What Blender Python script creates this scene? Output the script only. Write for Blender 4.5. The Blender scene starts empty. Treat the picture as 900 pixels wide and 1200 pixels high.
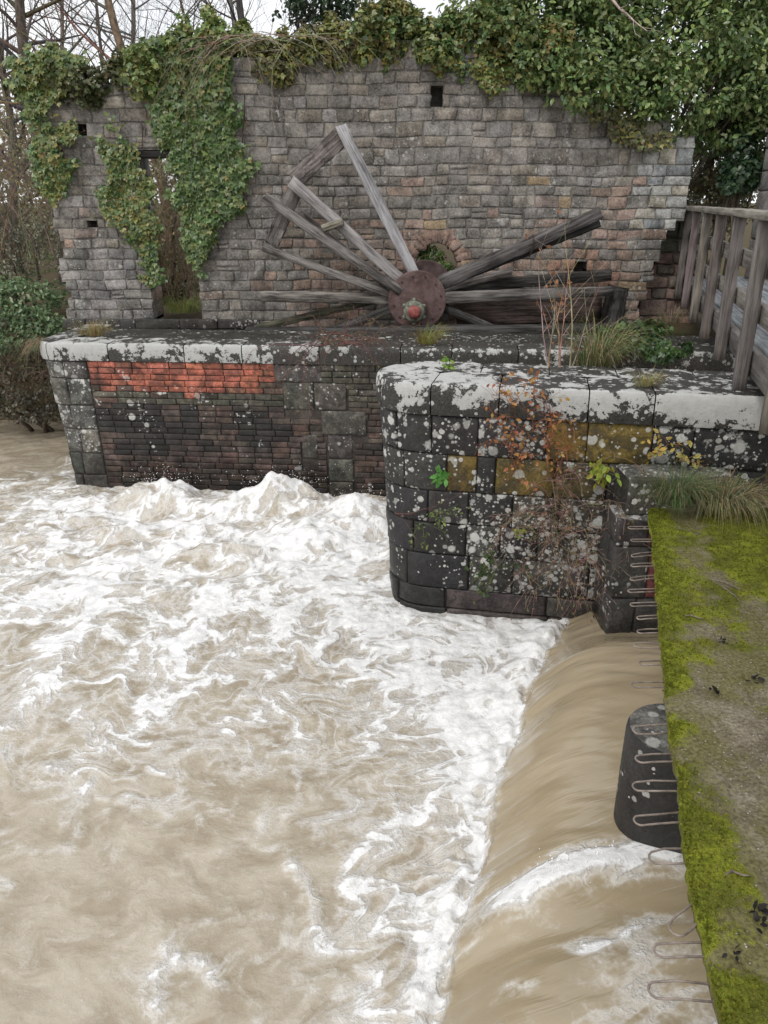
import bpy, math, random
import numpy as np
from mathutils import Vector

# ------------------------------------------------------------------ basics
C = bpy.context.scene
COL = C.collection
random.seed(4)
PITCH = math.radians(21.4)
CP, SP = math.cos(PITCH), math.sin(PITCH)
CAMZ, FPX = 3.6, 930.0

def ray(px, py):
    r, u = (px-450)/FPX, (600-py)/FPX
    return (r, CP+SP*u, -SP+CP*u)
def at_y(px, py, Y):            # photo pixel -> point on the vertical plane y = Y
    d = ray(px, py); t = Y/d[1]
    return (d[0]*t, Y, CAMZ+d[2]*t)
def at_z(px, py, Z):            # photo pixel -> point on the level plane z = Z
    d = ray(px, py); t = (Z-CAMZ)/d[2]
    return (d[0]*t, d[1]*t, Z)

# ------------------------------------------------------------------ noise
def _perm(seed):
    p = np.random.RandomState(seed).permutation(256)
    return np.concatenate([p, p, p])
def perlin(x, y, seed=0):
    p = _perm(seed)
    xi = np.floor(x).astype(int); yi = np.floor(y).astype(int)
    xf = x-xi; yf = y-yi; xi &= 255; yi &= 255
    u = xf*xf*xf*(xf*(xf*6-15)+10); v = yf*yf*yf*(yf*(yf*6-15)+10)
    def g(ix, iy, fx, fy):
        a = p[p[ix]+iy]*(2*np.pi/256)
        return np.cos(a)*fx+np.sin(a)*fy
    a = g(xi, yi, xf, yf); b = g(xi+1, yi, xf-1, yf)
    c = g(xi, yi+1, xf, yf-1); d = g(xi+1, yi+1, xf-1, yf-1)
    return (a+(b-a)*u + ((c+(d-c)*u)-(a+(b-a)*u))*v)*1.4
def fbm(x, y, octs=4, seed=0, gain=.5):
    s = 0; a = 1; f = 1; n = 0
    for o in range(octs):
        s = s+a*perlin(x*f+o*17.3, y*f+o*9.1, seed+o); n += a; a *= gain; f *= 2.03
    return s/n
def sstep(a, b, x):
    t = np.clip((x-a)/(b-a), 0, 1); return t*t*(3-2*t)
def n1(x, y, seed=0):
    return float(fbm(np.array([x]), np.array([y]), 3, seed)[0])

# ------------------------------------------------------------------ materials
def newmat(name):
    m = bpy.data.materials.new(name); m.use_nodes = True
    nt = m.node_tree; nt.nodes.clear()
    return m, nt
class NT:
    def __init__(s, nt): s.nt = nt
    def n(s, t, **kw):
        nd = s.nt.nodes.new(t)
        for k, v in kw.items(): setattr(nd, k, v)
        return nd
    def put(s, sock, v):
        if isinstance(v, bpy.types.NodeSocket): s.nt.links.new(v, sock)
        else: sock.default_value = v
    def attr(s, name, out='Color'):
        return s.n('ShaderNodeAttribute', attribute_name=name).outputs[out]
    def obj(s): return s.n('ShaderNodeTexCoord').outputs['Object']
    def noise(s, vec, scale, detail=4, rough=.55, dist=0., out='Fac'):
        nd = s.n('ShaderNodeTexNoise'); s.put(nd.inputs['Vector'], vec)
        nd.inputs['Scale'].default_value = scale; nd.inputs['Detail'].default_value = detail
        nd.inputs['Roughness'].default_value = rough; nd.inputs['Distortion'].default_value = dist
        return nd.outputs[out]
    def voro(s, vec, scale, feature='F1', rnd=1.):
        nd = s.n('ShaderNodeTexVoronoi', feature=feature); s.put(nd.inputs['Vector'], vec)
        nd.inputs['Scale'].default_value = scale; nd.inputs['Randomness'].default_value = rnd
        return nd
    def math(s, op, a, b=0., c=0., clamp=False):
        nd = s.n('ShaderNodeMath', operation=op); nd.use_clamp = clamp
        s.put(nd.inputs[0], a); s.put(nd.inputs[1], b); s.put(nd.inputs[2], c)
        return nd.outputs[0]
    def mapr(s, x, a, b, c=0., d=1., smooth=True):
        nd = s.n('ShaderNodeMapRange'); nd.interpolation_type = 'SMOOTHSTEP' if smooth else 'LINEAR'
        s.put(nd.inputs[0], x); s.put(nd.inputs[1], a); s.put(nd.inputs[2], b); s.put(nd.inputs[3], c); s.put(nd.inputs[4], d)
        return nd.outputs[0]
    def mix(s, f, a, b, mode='MIX'):
        nd = s.n('ShaderNodeMix', data_type='RGBA', blend_type=mode)
        s.put(nd.inputs[0], f)
        s.put(nd.inputs[6], a if isinstance(a, bpy.types.NodeSocket) else (*a, 1))
        s.put(nd.inputs[7], b if isinstance(b, bpy.types.NodeSocket) else (*b, 1))
        return nd.outputs[2]
    def scale(s, vec, sc):
        nd = s.n('ShaderNodeVectorMath', operation='MULTIPLY'); s.put(nd.inputs[0], vec); nd.inputs[1].default_value = sc
        return nd.outputs[0]
    def mul(s, col, f):            # colour x scalar
        nd = s.n('ShaderNodeVectorMath', operation='SCALE'); s.put(nd.inputs[0], col); s.put(nd.inputs['Scale'], f)
        return nd.outputs[0]
    def bump(s, h, strength=.5, dist=.02, normal=None):
        nd = s.n('ShaderNodeBump'); s.put(nd.inputs['Height'], h)
        nd.inputs['Strength'].default_value = strength; nd.inputs['Distance'].default_value = dist
        if normal is not None: s.put(nd.inputs['Normal'], normal)
        return nd.outputs[0]
    def bsdf(s, col, rough=.8, normal=None, spec=.3, metal=0.):
        nd = s.n('ShaderNodeBsdfPrincipled')
        s.put(nd.inputs['Base Color'], col if isinstance(col, bpy.types.NodeSocket) else (*col, 1))
        s.put(nd.inputs['Roughness'], rough); s.put(nd.inputs['Specular IOR Level'], spec); s.put(nd.inputs['Metallic'], metal)
        if normal is not None: s.put(nd.inputs['Normal'], normal)
        return nd.outputs[0]
    def out(s, sh):
        o = s.n('ShaderNodeOutputMaterial'); s.nt.links.new(sh, o.inputs[0])

def lichen_mask(k, P, amount):
    # round crusts of several sizes; amount is a float socket 0..1
    warp = k.n('ShaderNodeVectorMath', operation='ADD')
    k.put(warp.inputs[0], P); k.put(warp.inputs[1], k.mul(k.noise(P, 40, 2, out='Color'), .012))
    Pw = warp.outputs[0]
    tot = None
    for sc, gate in ((9, .42), (17, .3), (34, .34)):
        v = k.voro(Pw, sc)
        sep = k.n('ShaderNodeSeparateColor'); k.put(sep.inputs[0], v.outputs['Color'])
        on = k.math('GREATER_THAN', k.math('MULTIPLY', k.math('ADD', amount, k.math('MULTIPLY', k.math('SUBTRACT', k.noise(P, 2.2, 2), .5), 1.4)), 1.), k.math('ADD', k.math('MULTIPLY', sep.outputs[1], 1.), .12))
        rad = k.math('ADD', k.math('MULTIPLY', sep.outputs[0], .32), .12)
        m = k.mapr(v.outputs['Distance'], k.math('SUBTRACT', rad, .03), k.math('ADD', rad, .09), 1., 0.)
        m = k.math('MULTIPLY', m, k.mapr(k.noise(P, 95, 3, .7), .25, .5, .35, 1.))
        m = k.math('MULTIPLY', m, k.mapr(sep.outputs[2], 0, 1, .5, 1.))
        m = k.math('MULTIPLY', m, on)
        tot = m if tot is None else k.math('MAXIMUM', tot, m)
    big = k.math('MULTIPLY', k.mapr(k.noise(Pw, 5.5, 6, .72), .56, .63), k.mapr(amount, .45, .75)); big = k.math('MULTIPLY', big, .8)
    return k.math('MAXIMUM', tot, big)

def mat_masonry(name, grain=1.0, lich_col=(.52, .52, .49), wet=.8, bumps=.5):
    m, nt = newmat(name); k = NT(nt); P = k.obj()
    col = k.attr('col')
    a = k.noise(P, 5, 5, .65); b = k.noise(P, 38*grain, 4, .6); c = k.noise(P, 150*grain, 2, .5)
    f = k.math('ADD', k.mapr(a, .3, .7, .62, 1.35), k.math('ADD', k.mapr(b, .3, .7, -.28, .28), k.mapr(c, .3, .7, -.14, .14)))
    base = k.mul(col, f)
    # streaky dirt with its own shape
    dirt = k.mapr(k.noise(k.scale(P, (3, 3, .7)), 1.6, 5, .65), .52, .72)
    base = k.mix(k.math('MULTIPLY', dirt, .55), base, (.035, .032, .028))
    if wet < .8:                                    # black algae blotches on the river masonry
        alg = k.mapr(k.noise(P, 7, 6, .72, .4), .46, .56); base = k.mix(k.math('MULTIPLY', alg, .6), base, (.028, .026, .024))
    # small pale crusts and mossy flecks everywhere
    fle = k.mapr(k.noise(P, 60, 3, .7), .68, .8); base = k.mix(k.math('MULTIPLY', fle, .35), base, (.33, .32, .29))
    mo = k.math('MULTIPLY', k.mapr(k.noise(P, 9, 4, .7), .6, .75), k.attr('moss', 'Fac')); base = k.mix(mo, base, (.075, .085, .03))
    lm = lichen_mask(k, P, k.attr('lich', 'Fac'))
    lc = k.mix(k.noise(P, 25, 3), tuple(x*.78 for x in lich_col), tuple(min(.8, x*1.18) for x in lich_col))
    base = k.mix(lm, base, lc)
    if wet < .8:                                    # soaked by the splashing water just above the waterline
        sx = k.n('ShaderNodeSeparateXYZ'); k.put(sx.inputs[0], k.n('ShaderNodeNewGeometry').outputs['Position'])
        wt = k.mapr(k.math('ADD', sx.outputs[2], k.math('MULTIPLY', k.math('SUBTRACT', k.noise(P, 2.5, 4), .5), .5)), .30, .46, 1., 0.)
        base = k.mix(wt, base, k.mul(base, .62)); wet = k.math('SUBTRACT', wet, k.math('MULTIPLY', wt, .33))
    h = k.math('ADD', k.math('MULTIPLY', b, .6), k.math('ADD', k.math('MULTIPLY', c, .25), k.math('ADD', k.math('MULTIPLY', a, .5), k.math('MULTIPLY', lm, .12))))
    k.out(k.bsdf(base, k.mapr(lm, 0, 1, wet, .95), k.bump(h, bumps, .025), .25)); return m

def mat_coping():
    m, nt = newmat('lichen_coping'); k = NT(nt); P = k.obj()
    col = k.attr('col'); am = k.attr('lich', 'Fac')
    n = k.noise(P, 4.6, 7, .72, .3); n2 = k.noise(P, 60, 3, .6)
    v = k.voro(P, 12); spots = k.mapr(v.outputs['Distance'], .22, .3, 1, 0)
    cover = k.math('ADD', am, k.math('MULTIPLY', k.math('SUBTRACT', n, .5), 2.6))
    cover = k.math('ADD', cover, k.math('ADD', k.math('MULTIPLY', k.math('SUBTRACT', n2, .5), .55), k.math('MULTIPLY', spots, .38)))
    w = k.mapr(cover, .46, .56)
    white = k.mix(k.noise(P, 14, 5, .7), (.30, .30, .285), (.53, .53, .515))
    dark = k.mul(col, k.mapr(n2, .3, .7, .6, 1.4))
    base = k.mix(w, dark, white)
    fl = k.mapr(k.noise(P, 75, 2, .6), .68, .76); base = k.mix(fl, base, (.05, .048, .04))
    h = k.math('ADD', k.math('MULTIPLY', n2, .5), k.math('ADD', k.math('MULTIPLY', w, .15), k.noise(P, 14, 4)))
    k.out(k.bsdf(base, k.mapr(w, 0, 1, .5, .95), k.bump(h, .45, .02), .3)); return m

def mat_wood(name, dark=(.035, .03, .028), light=(.30, .29, .28), amount=.5, rough=.85):
    m, nt = newmat(name); k = NT(nt); L = k.attr('loc', 'Vector')
    g = k.noise(k.scale(L, (2.0, 34, 34)), 1.0, 6, .65, .4)
    g2 = k.noise(k.scale(L, (6.0, 120, 120)), 1.0, 3, .6)
    bl = k.noise(k.scale(L, (1.5, 5, 5)), 1.2, 4, .6)
    f = k.mapr(k.math('ADD', k.math('MULTIPLY', g, .7), k.math('MULTIPLY', bl, .5)), .42+.2*(.5-amount), .8+.2*(.5-amount))
    base = k.mix(f, dark, light)
    base = k.mix(1., base, k.attr('col'), 'MULTIPLY')
    crack = k.mapr(g2, .62, .7); base = k.mix(k.math('MULTIPLY', crack, .6), base, (.015, .013, .012))
    gr = k.mapr(k.noise(k.scale(L, (3, 6, 6)), 1.0, 5, .7), .6, .75)
    base = k.mix(k.math('MULTIPLY', gr, k.attr('moss', 'Fac')), base, (.08, .09, .045))
    k.out(k.bsdf(base, rough, k.bump(k.math('ADD', g, k.math('MULTIPLY', g2, .5)), .6, .012), .25)); return m

def mat_leaf(name, trans=.28, rough=.34, spec=.5):
    m, nt = newmat(name); k = NT(nt)
    c = k.attr('col'); c = k.mul(c, k.mapr(k.noise(k.obj(), 30, 2), .3, .7, .8, 1.2))
    p = k.bsdf(c, rough, None, spec)
    t = k.n('ShaderNodeBsdfTranslucent'); k.put(t.inputs[0], k.mul(c, 1.1))
    mx = k.n('ShaderNodeMixShader'); mx.inputs[0].default_value = trans
    nt.links.new(p, mx.inputs[1]); nt.links.new(t.outputs[0], mx.inputs[2])
    k.out(mx.outputs[0]); return m

def mat_bark(name='bark'):
    m, nt = newmat(name); k = NT(nt); P = k.obj()
    n = k.noise(k.scale(P, (1, 1, .3)), 22, 5, .6)
    c = k.mul(k.attr('col'), k.mapr(n, .3, .7, .55, 1.5))
    k.out(k.bsdf(c, .9, k.bump(n, .5, .02), .2)); return m

def mat_rust():
    m, nt = newmat('rusty_iron'); k = NT(nt); P = k.obj()
    n = k.noise(P, 7, 6, .65); n2 = k.noise(P, 55, 4, .6)
    b = k.mix(k.mapr(n, .35, .65), (.06, .04, .037), (.125, .092, .088))
    b = k.mix(k.mapr(n2, .55, .7), b, (.12, .055, .03))
    b = k.mix(k.math('MULTIPLY', k.mapr(k.noise(P, 16, 5, .7), .58, .7), .6), b, (.16, .14, .13))
    b = k.mix(1., b, k.attr('col'), 'MULTIPLY')
    k.out(k.bsdf(b, .78, k.bump(n2, .4, .01), .35)); return m

def mat_flat(name, col, rough=.7, spec=.3, metal=0., var=.4, sc=20):
    m, nt = newmat(name); k = NT(nt); n = k.noise(k.obj(), sc, 5, .65)
    b = k.mul(k.mix(0., col, col), k.mapr(n, .3, .7, 1-var, 1+var))
    k.out(k.bsdf(b, rough, k.bump(n, .4, .01), spec, metal)); return m

M = {}
M['wall'] = mat_masonry('ruin_stone', 1.0, (.42, .41, .38), .9, .55)
M['pier'] = mat_masonry('pier_stone', 1.2, (.53, .53, .50), .55, .5)
M['coping'] = mat_coping()
M['wood'] = mat_wood('weathered_wood')
M['woodpale'] = mat_wood('silvered_wood', (.10, .095, .095), (.44, .43, .43), .65)
M['woodblack'] = mat_wood('wet_black_wood', (.012, .011, .01), (.11, .105, .10), .35, .6)
M['rail'] = mat_wood('railing_wood', (.085, .075, .07), (.27, .255, .24), .6)
M['leaf'] = mat_leaf('leaf')
M['dry'] = mat_leaf('dry_leaf', .3, .8, .15)
M['bark'] = mat_bark()
M['rust'] = mat_rust()
M['steel'] = mat_flat('rebar_steel', (.23, .19, .165), .55, .4, .2)
M['redpaint'] = mat_flat('faded_red_paint', (.24, .07, .062), .6, .3)
M['greenpaint'] = mat_flat('verdigris', (.15, .155, .12), .75, .3, 0, .6, 30)

def mat_ground():
    m, nt = newmat('leaf_litter_ground'); k = NT(nt); P = k.obj()
    n = k.noise(P, 1.3, 6, .65); n2 = k.noise(P, 22, 4, .6)
    b = k.mix(n2, (.045, .035, .022), (.13, .10, .06)); b = k.mix(k.mapr(n, .5, .65), b, (.06, .075, .025))
    k.out(k.bsdf(b, .95, k.bump(n2, .7, .05), .1)); return m
M['ground'] = mat_ground()

# ------------------------------------------------------------------ objects
def tag(o, label=None, cat=None, group=None, kind=None):
    if label: o['label'] = label
    if cat: o['category'] = cat
    if group: o['group'] = group
    if kind: o['kind'] = kind
    return o
def thing(name, label, cat, loc=(0, 0, 0), group=None):
    o = bpy.data.objects.new(name, None); o.empty_display_size = .2
    COL.objects.link(o); o.location = loc
    return tag(o, label, cat, group)
def base_of(o):
    if o is None: return Vector((0, 0, 0))
    return Vector(o.location)+base_of(o.parent)

def finish(name, me, mat, parent, smooth=True):
    if smooth: me.polygons.foreach_set('use_smooth', np.ones(len(me.polygons), bool))
    me.materials.append(mat)
    o = bpy.data.objects.new(name, me); COL.objects.link(o)
    if parent is not None: o.parent = parent
    me.update(); return o

class MB:
    def __init__(s): s.v = []; s.f = []; s.c = []; s.l = []; s.m = []; s.loc = []
    def add(s, vs, fs, col=(1, 1, 1), lich=0., moss=0., loc=None):
        b = len(s.v); s.v += [tuple(x) for x in vs]; s.f += [tuple(i+b for i in f) for f in fs]
        n = len(vs); s.c += ([col]*n if not isinstance(col, list) else col)
        s.l += ([lich]*n if not isinstance(lich, list) else lich); s.m += [moss]*n
        s.loc += (loc if loc is not None else [tuple(x) for x in vs])
    def box(s, p0, p1, **kw):
        (a, b, c), (d, e, f) = p0, p1
        s.add([(a, b, c), (d, b, c), (d, e, c), (a, e, c), (a, b, f), (d, b, f), (d, e, f), (a, e, f)],
              [(3, 2, 1, 0), (4, 5, 6, 7), (0, 1, 5, 4), (1, 2, 6, 5), (2, 3, 7, 6), (3, 0, 4, 7)], **kw)
    def tube(s, pts, rad, n=6, col=(1, 1, 1), cap=True, **kw):
        pts = [Vector(p) for p in pts]; k = len(pts)
        if not isinstance(rad, (list, tuple)): rad = [rad]*k
        vs = []; fs = []; loc = []; run = 0.
        t0 = (pts[1]-pts[0]).normalized()
        a = t0.cross(Vector((0, 0, 1)));
        if a.length < .1: a = t0.cross(Vector((1, 0, 0)))
        a.normalize()
        for i in range(k):
            t = (pts[min(i+1, k-1)]-pts[max(i-1, 0)])
            if t.length < 1e-9: t = t0.copy()
            t.normalize(); a = a-t*a.dot(t)
            if a.length < 1e-6: a = t.orthogonal()
            a.normalize(); b = t.cross(a)
            if i: run += (pts[i]-pts[i-1]).length
            for j in range(n):
                an = 2*math.pi*j/n
                vs.append(pts[i]+(a*math.cos(an)+b*math.sin(an))*rad[i]); loc.append((run, math.cos(an)*rad[i], math.sin(an)*rad[i]))
        for i in range(k-1):
            for j in range(n):
                j2 = (j+1) % n
                fs.append((i*n+j, i*n+j2, (i+1)*n+j2, (i+1)*n+j))
        if cap: fs.append(tuple(range(n-1, -1, -1))); fs.append(tuple((k-1)*n+j for j in range(n)))
        s.add(vs, fs, col, loc=loc, **kw)
    def beam(s, p0, p1, w, t, side=(0, -1, 0), n=8, jit=.006, col=(1, 1, 1), rng=random, w1=None, sag=0., bev=.12, **kw):
        # a sawn timber from p0 to p1: w across, t along `side`, worn corners
        p0 = Vector(p0); p1 = Vector(p1); L = (p1-p0).length; d = (p1-p0)/L
        sd = Vector(side); sd = (sd-d*sd.dot(d)).normalized(); up = sd.cross(d).normalized()
        vs = []; fs = []; loc = []; off = rng.uniform(0, 50)
        w1 = w if w1 is None else w1
        for i in range(n+1):
            q = i/n; c = p0+d*(L*q)-Vector((0, 0, 1))*sag*4*q*(1-q); ww = (w+(w1-w)*q)/2; tt = t/2
            bv = min(ww, tt)*2*bev
            prof = [(-ww+bv, -tt), (ww-bv, -tt), (ww, -tt+bv), (ww, tt-bv), (ww-bv, tt), (-ww+bv, tt), (-ww, tt-bv), (-ww, -tt+bv)]
            for (a, b) in prof:
                a += rng.uniform(-jit, jit); b += rng.uniform(-jit, jit)
                e = rng.uniform(-jit, jit)*(3 if i in (0, n) else 0)
                vs.append(c+up*a+sd*b+d*e); loc.append((off+L*q, a, b))
        for i in range(n):
            for j in range(8):
                fs.append((i*8+j, i*8+(j+1) % 8, (i+1)*8+(j+1) % 8, (i+1)*8+j))
        fs.append(tuple(range(7, -1, -1))); fs.append(tuple(n*8+j for j in range(8)))
        s.add(vs, fs, col, loc=loc, **kw)
    def build(s, name, mat, parent=None, smooth=True):
        o = base_of(parent)
        me = bpy.data.meshes.new(name)
        me.from_pydata([(x-o.x, y-o.y, z-o.z) for x, y, z in s.v], [], s.f)
        n = len(s.v)
        a = me.attributes.new('col', 'FLOAT_COLOR', 'POINT')
        c = np.ones((n, 4), np.float32); c[:, :3] = np.array(s.c, np.float32); a.data.foreach_set('color', c.ravel())
        for nm, arr in (('lich', s.l), ('moss', s.m)):
            a = me.attributes.new(nm, 'FLOAT', 'POINT'); a.data.foreach_set('value', np.array(arr, np.float32))
        a = me.attributes.new('loc', 'FLOAT_VECTOR', 'POINT'); a.data.foreach_set('vector', np.array(s.loc, np.float32).ravel())
        ob = finish(name, me, mat, parent, smooth)
        return ob

# ------------------------------------------------------------------ leaves
IVY = (np.array([(0, 0, 0), (-.42, .12, .06), (-.5, .5, .04), (-.2, .62, .07), (0, 1.0, -.08), (.2, .62, .07), (.5, .5, .04), (.42, .12, .06)]),
       [(0, 1, 2, 3), (0, 3, 4), (0, 4, 5), (0, 5, 6, 7)])
OVAL = (np.array([(0, 0, 0), (-.26, .35, .06), (-.2, .72, .03), (0, 1, -.06), (.2, .72, .03), (.26, .35, .06)]), [(0, 1, 2, 3), (0, 3, 4, 5)])
TINY = (np.array([(0, 0, 0), (-.4, .5, .05), (0, 1, -.05), (.4, .5, .05)]), [(0, 1, 2, 3)])

def leaf_mesh(name, P, N, T, size, cols, mat, parent, tpl=IVY):
    P = np.asarray(P, float); N = np.asarray(N, float); T = np.asarray(T, float)
    N /= np.linalg.norm(N, axis=1)[:, None]+1e-9
    T = T-N*(T*N).sum(1)[:, None]; T /= np.linalg.norm(T, axis=1)[:, None]+1e-9
    B = np.cross(T, N)
    tv, tf = tpl; k = len(tv); n = len(P); o = base_of(parent)
    V = P[:, None, :]+size[:, None, None]*(tv[None, :, 0:1]*B[:, None, :]+tv[None, :, 1:2]*T[:, None, :]+tv[None, :, 2:3]*N[:, None, :])
    V = V.reshape(-1, 3)-np.array(o)
    me = bpy.data.meshes.new(name)
    loops = []; starts = []; tot = []
    per = sum(len(f) for f in tf)
    flat = np.concatenate([np.array(f) for f in tf])
    L = (flat[None, :]+(np.arange(n)*k)[:, None]).ravel()
    st = np.cumsum([0]+[len(f) for f in tf])[:-1]
    S = (st[None, :]+(np.arange(n)*per)[:, None]).ravel()
    me.vertices.add(n*k); me.vertices.foreach_set('co', V.astype(np.float32).ravel())
    me.loops.add(len(L)); me.loops.foreach_set('vertex_index', L.astype(np.int32))
    me.polygons.add(len(S)); me.polygons.foreach_set('loop_start', S.astype(np.int32))
    me.update(calc_edges=True); me.validate()
    a = me.attributes.new('col', 'FLOAT_COLOR', 'POINT')
    c = np.ones((n, k, 4), np.float32); c[:, :, :3] = np.asarray(cols)[:, None, :]; a.data.foreach_set('color', c.ravel())
    return finish(name, me, mat, parent, False)

GREENS = [(.115, .18, .055), (.15, .215, .07), (.095, .16, .06), (.185, .235, .085), (.08, .135, .05), (.19, .245, .11)]
YELLOWS = [(.21, .22, .07), (.26, .235, .075), (.18, .20, .06)]
DARKS = [(.035, .065, .035), (.045, .08, .04), (.06, .095, .045)]
BUSH = [(.14, .215, .075), (.18, .26, .085), (.22, .285, .095), (.115, .185, .065), (.235, .285, .10)]
OLIVE = [(.14, .145, .075), (.18, .17, .09), (.12, .125, .065), (.21, .17, .095)]
def pick(rs, pal, n, var=.25):
    c = np.array(pal)[rs.randint(0, len(pal), n)]
    return c*(1+rs.uniform(-var, var, (n, 1)))*(1+rs.uniform(-.08, .08, (n, 3)))

def in_poly(x, y, poly):
    r = np.zeros(len(x), bool); j = len(poly)-1
    for i in range(len(poly)):
        xi, yi = poly[i]; xj, yj = poly[j]
        c = ((yi > y) != (yj > y)) & (x < (xj-xi)*(y-yi)/(yj-yi+1e-12)+xi)
        r ^= c; j = i
    return r

WALLY = 12.4
def ivy_patch(name, label, polypx, n, seed, pal=GREENS, size=(.05, .095), depth=.22, Y=WALLY, pal2=None, mix2=.15, cat='ivy', stems=True, leafname='foliage'):
    rs = np.random.RandomState(seed)
    poly = [(at_y(px, py, Y)[0], at_y(px, py, Y)[2]) for px, py in polypx]
    xs = np.array([p[0] for p in poly]); zs = np.array([p[1] for p in poly])
    root = thing(name, label, cat, (float(xs.mean()), Y-.05, float(zs.min())))
    X = rs.uniform(xs.min()-.15, xs.max()+.15, n*6); Z = rs.uniform(zs.min()-.15, zs.max()+.15, n*6)
    wx = X+.30*fbm(X*2.6, Z*2.6, 4, seed+3)+rs.normal(0, .035, len(X)); wz = Z+.30*fbm(X*2.6+9, Z*2.6, 4, seed+4)+rs.normal(0, .035, len(X))
    dens = fbm(X*1.7, Z*1.7, 3, seed+7)
    ok = in_poly(wx, wz, poly) & (rs.uniform(0, 1, len(X)) < .72+1.2*dens)
    X = X[ok][:n]; Z = Z[ok][:n]; m = len(X)
    bulge = np.clip(.5+.9*fbm(X*2.0, Z*2.0, 3, seed+11), .12, 1.)
    D = .02+depth*bulge*rs.uniform(.25, 1., m)
    P = np.stack([X, Y-D, Z], 1)
    N = np.stack([rs.normal(0, .45, m), -np.ones(m), rs.normal(.45, .4, m)], 1)
    T = np.stack([rs.normal(0, .55, m), rs.normal(-.2, .3, m), -np.ones(m)], 1)
    cols = pick(rs, pal, m)
    if pal2 is not None:
        k = rs.uniform(0, 1, m) < mix2*(1+3*fbm(X*1.3, Z*1.3, 2, seed+20)); cols[k] = pick(rs, pal2, int(k.sum()))
    sz = rs.uniform(size[0], size[1], m)
    leaf_mesh(leafname, P, N, T, sz, cols, M['leaf'], root)
    if stems:
        mb = MB(); rg = random.Random(seed)
        for i in range(max(4, n//500)):
            x = rg.choice(list(X)); z0 = float(zs.min()); z = z0; p = []
            z = rg.uniform(z0, float(zs.mean()))
            for q in range(8):
                p.append((x, Y-.025, z)); x += rg.uniform(-.07, .07); z += (float(zs.max())-z0)*.08
            mb.tube(p, .008, 4, (.09, .07, .05))
        mb.build('stem', M['bark'], root)
    return root

def blob_bush(name, label, blobs, n, seed, pal=BUSH, size=(.06, .11), cat='bush', group=None, pal2=None, mix2=.15, stems=4, tpl=OVAL, base=None, mat='leaf', shell=.55):
    # blobs: (x, y, z, rx, ry, rz) clumps
    rs = np.random.RandomState(seed); rg = random.Random(seed)
    b = np.array(blobs, float)
    if base is None: base = (float(b[:, 0].mean()), float(b[:, 1].mean()), float((b[:, 2]-b[:, 5]).min()))
    root = thing(name, label, cat, base, group)
    # each clump grows sub-clumps so that the outline is uneven
    sub = []
    for (x, y, z, rx, ry, rz) in b:
        sub.append((x, y, z, rx*.8, ry*.8, rz*.8))
        for i in range(14):
            d = rs.normal(0, 1, 3); d /= np.linalg.norm(d); s = rs.uniform(.22, .42)
            sub.append((x+d[0]*rx*.82, y+d[1]*ry*.82, z+d[2]*rz*.82, rx*s, ry*s, rz*s))
    sub = np.array(sub)
    area = (sub[:, 3]*sub[:, 5]+sub[:, 4]*sub[:, 5]+sub[:, 3]*sub[:, 4])
    idx = rs.choice(len(sub), n, p=area/area.sum())
    d = rs.normal(0, 1, (n, 3)); d /= np.linalg.norm(d, axis=1)[:, None]
    r = shell+(1-shell)*rs.uniform(0, 1, n)**.6; r *= 1+rs.normal(0, .08, n)
    P = sub[idx, :3]+d*sub[idx, 3:]*r[:, None]
    # gaps: leaf-free pockets
    keep = fbm(P[:, 0]*1.6+P[:, 1]*.9, P[:, 2]*1.8+P[:, 1]*.7, 3, seed+5) > -.22
    P = P[keep]; d = d[keep]; idx = idx[keep]; m = len(P)
    N = d+rs.normal(0, .5, (m, 3))+np.array([0, 0, .5])
    T = np.stack([rs.normal(0, .7, m), rs.normal(-.1, .7, m), rs.normal(-.55, .5, m)], 1)
    clump = rs.uniform(.75, 1.35, len(sub))
    cols = pick(rs, pal, m)*clump[idx][:, None]
    if pal2 is not None:
        kk = rs.uniform(0, 1, m) < mix2*(1+3*fbm(P[:, 0]*1.1, P[:, 2]*1.1, 2, seed+9)); cols[kk] = pick(rs, pal2, int(kk.sum()))
    leaf_mesh('foliage', P, N, T, rs.uniform(size[0], size[1], m), cols, M[mat], root, tpl)
    if stems:
        mb = MB()
        for i in range(stems):
            bb = b[rg.randrange(len(b))]
            p0 = Vector((base[0]+rg.uniform(-.3, .3), base[1]+rg.uniform(-.1, .1), base[2]))
            p1 = Vector((bb[0]+rg.uniform(-.5, .5)*bb[3], bb[1]+rg.uniform(-.5, .5)*bb[4], bb[2]+rg.uniform(-.2, .8)*bb[5]))
            pts = [p0.lerp(p1, q/5)+Vector((rg.uniform(-.06, .06), rg.uniform(-.06, .06), 0)) for q in range(6)]
            mb.tube(pts, [.04, .035, .03, .025, .018, .01], 5, (.10, .08, .06))
        mb.build('stem', M['bark'], root)
    return root

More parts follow.
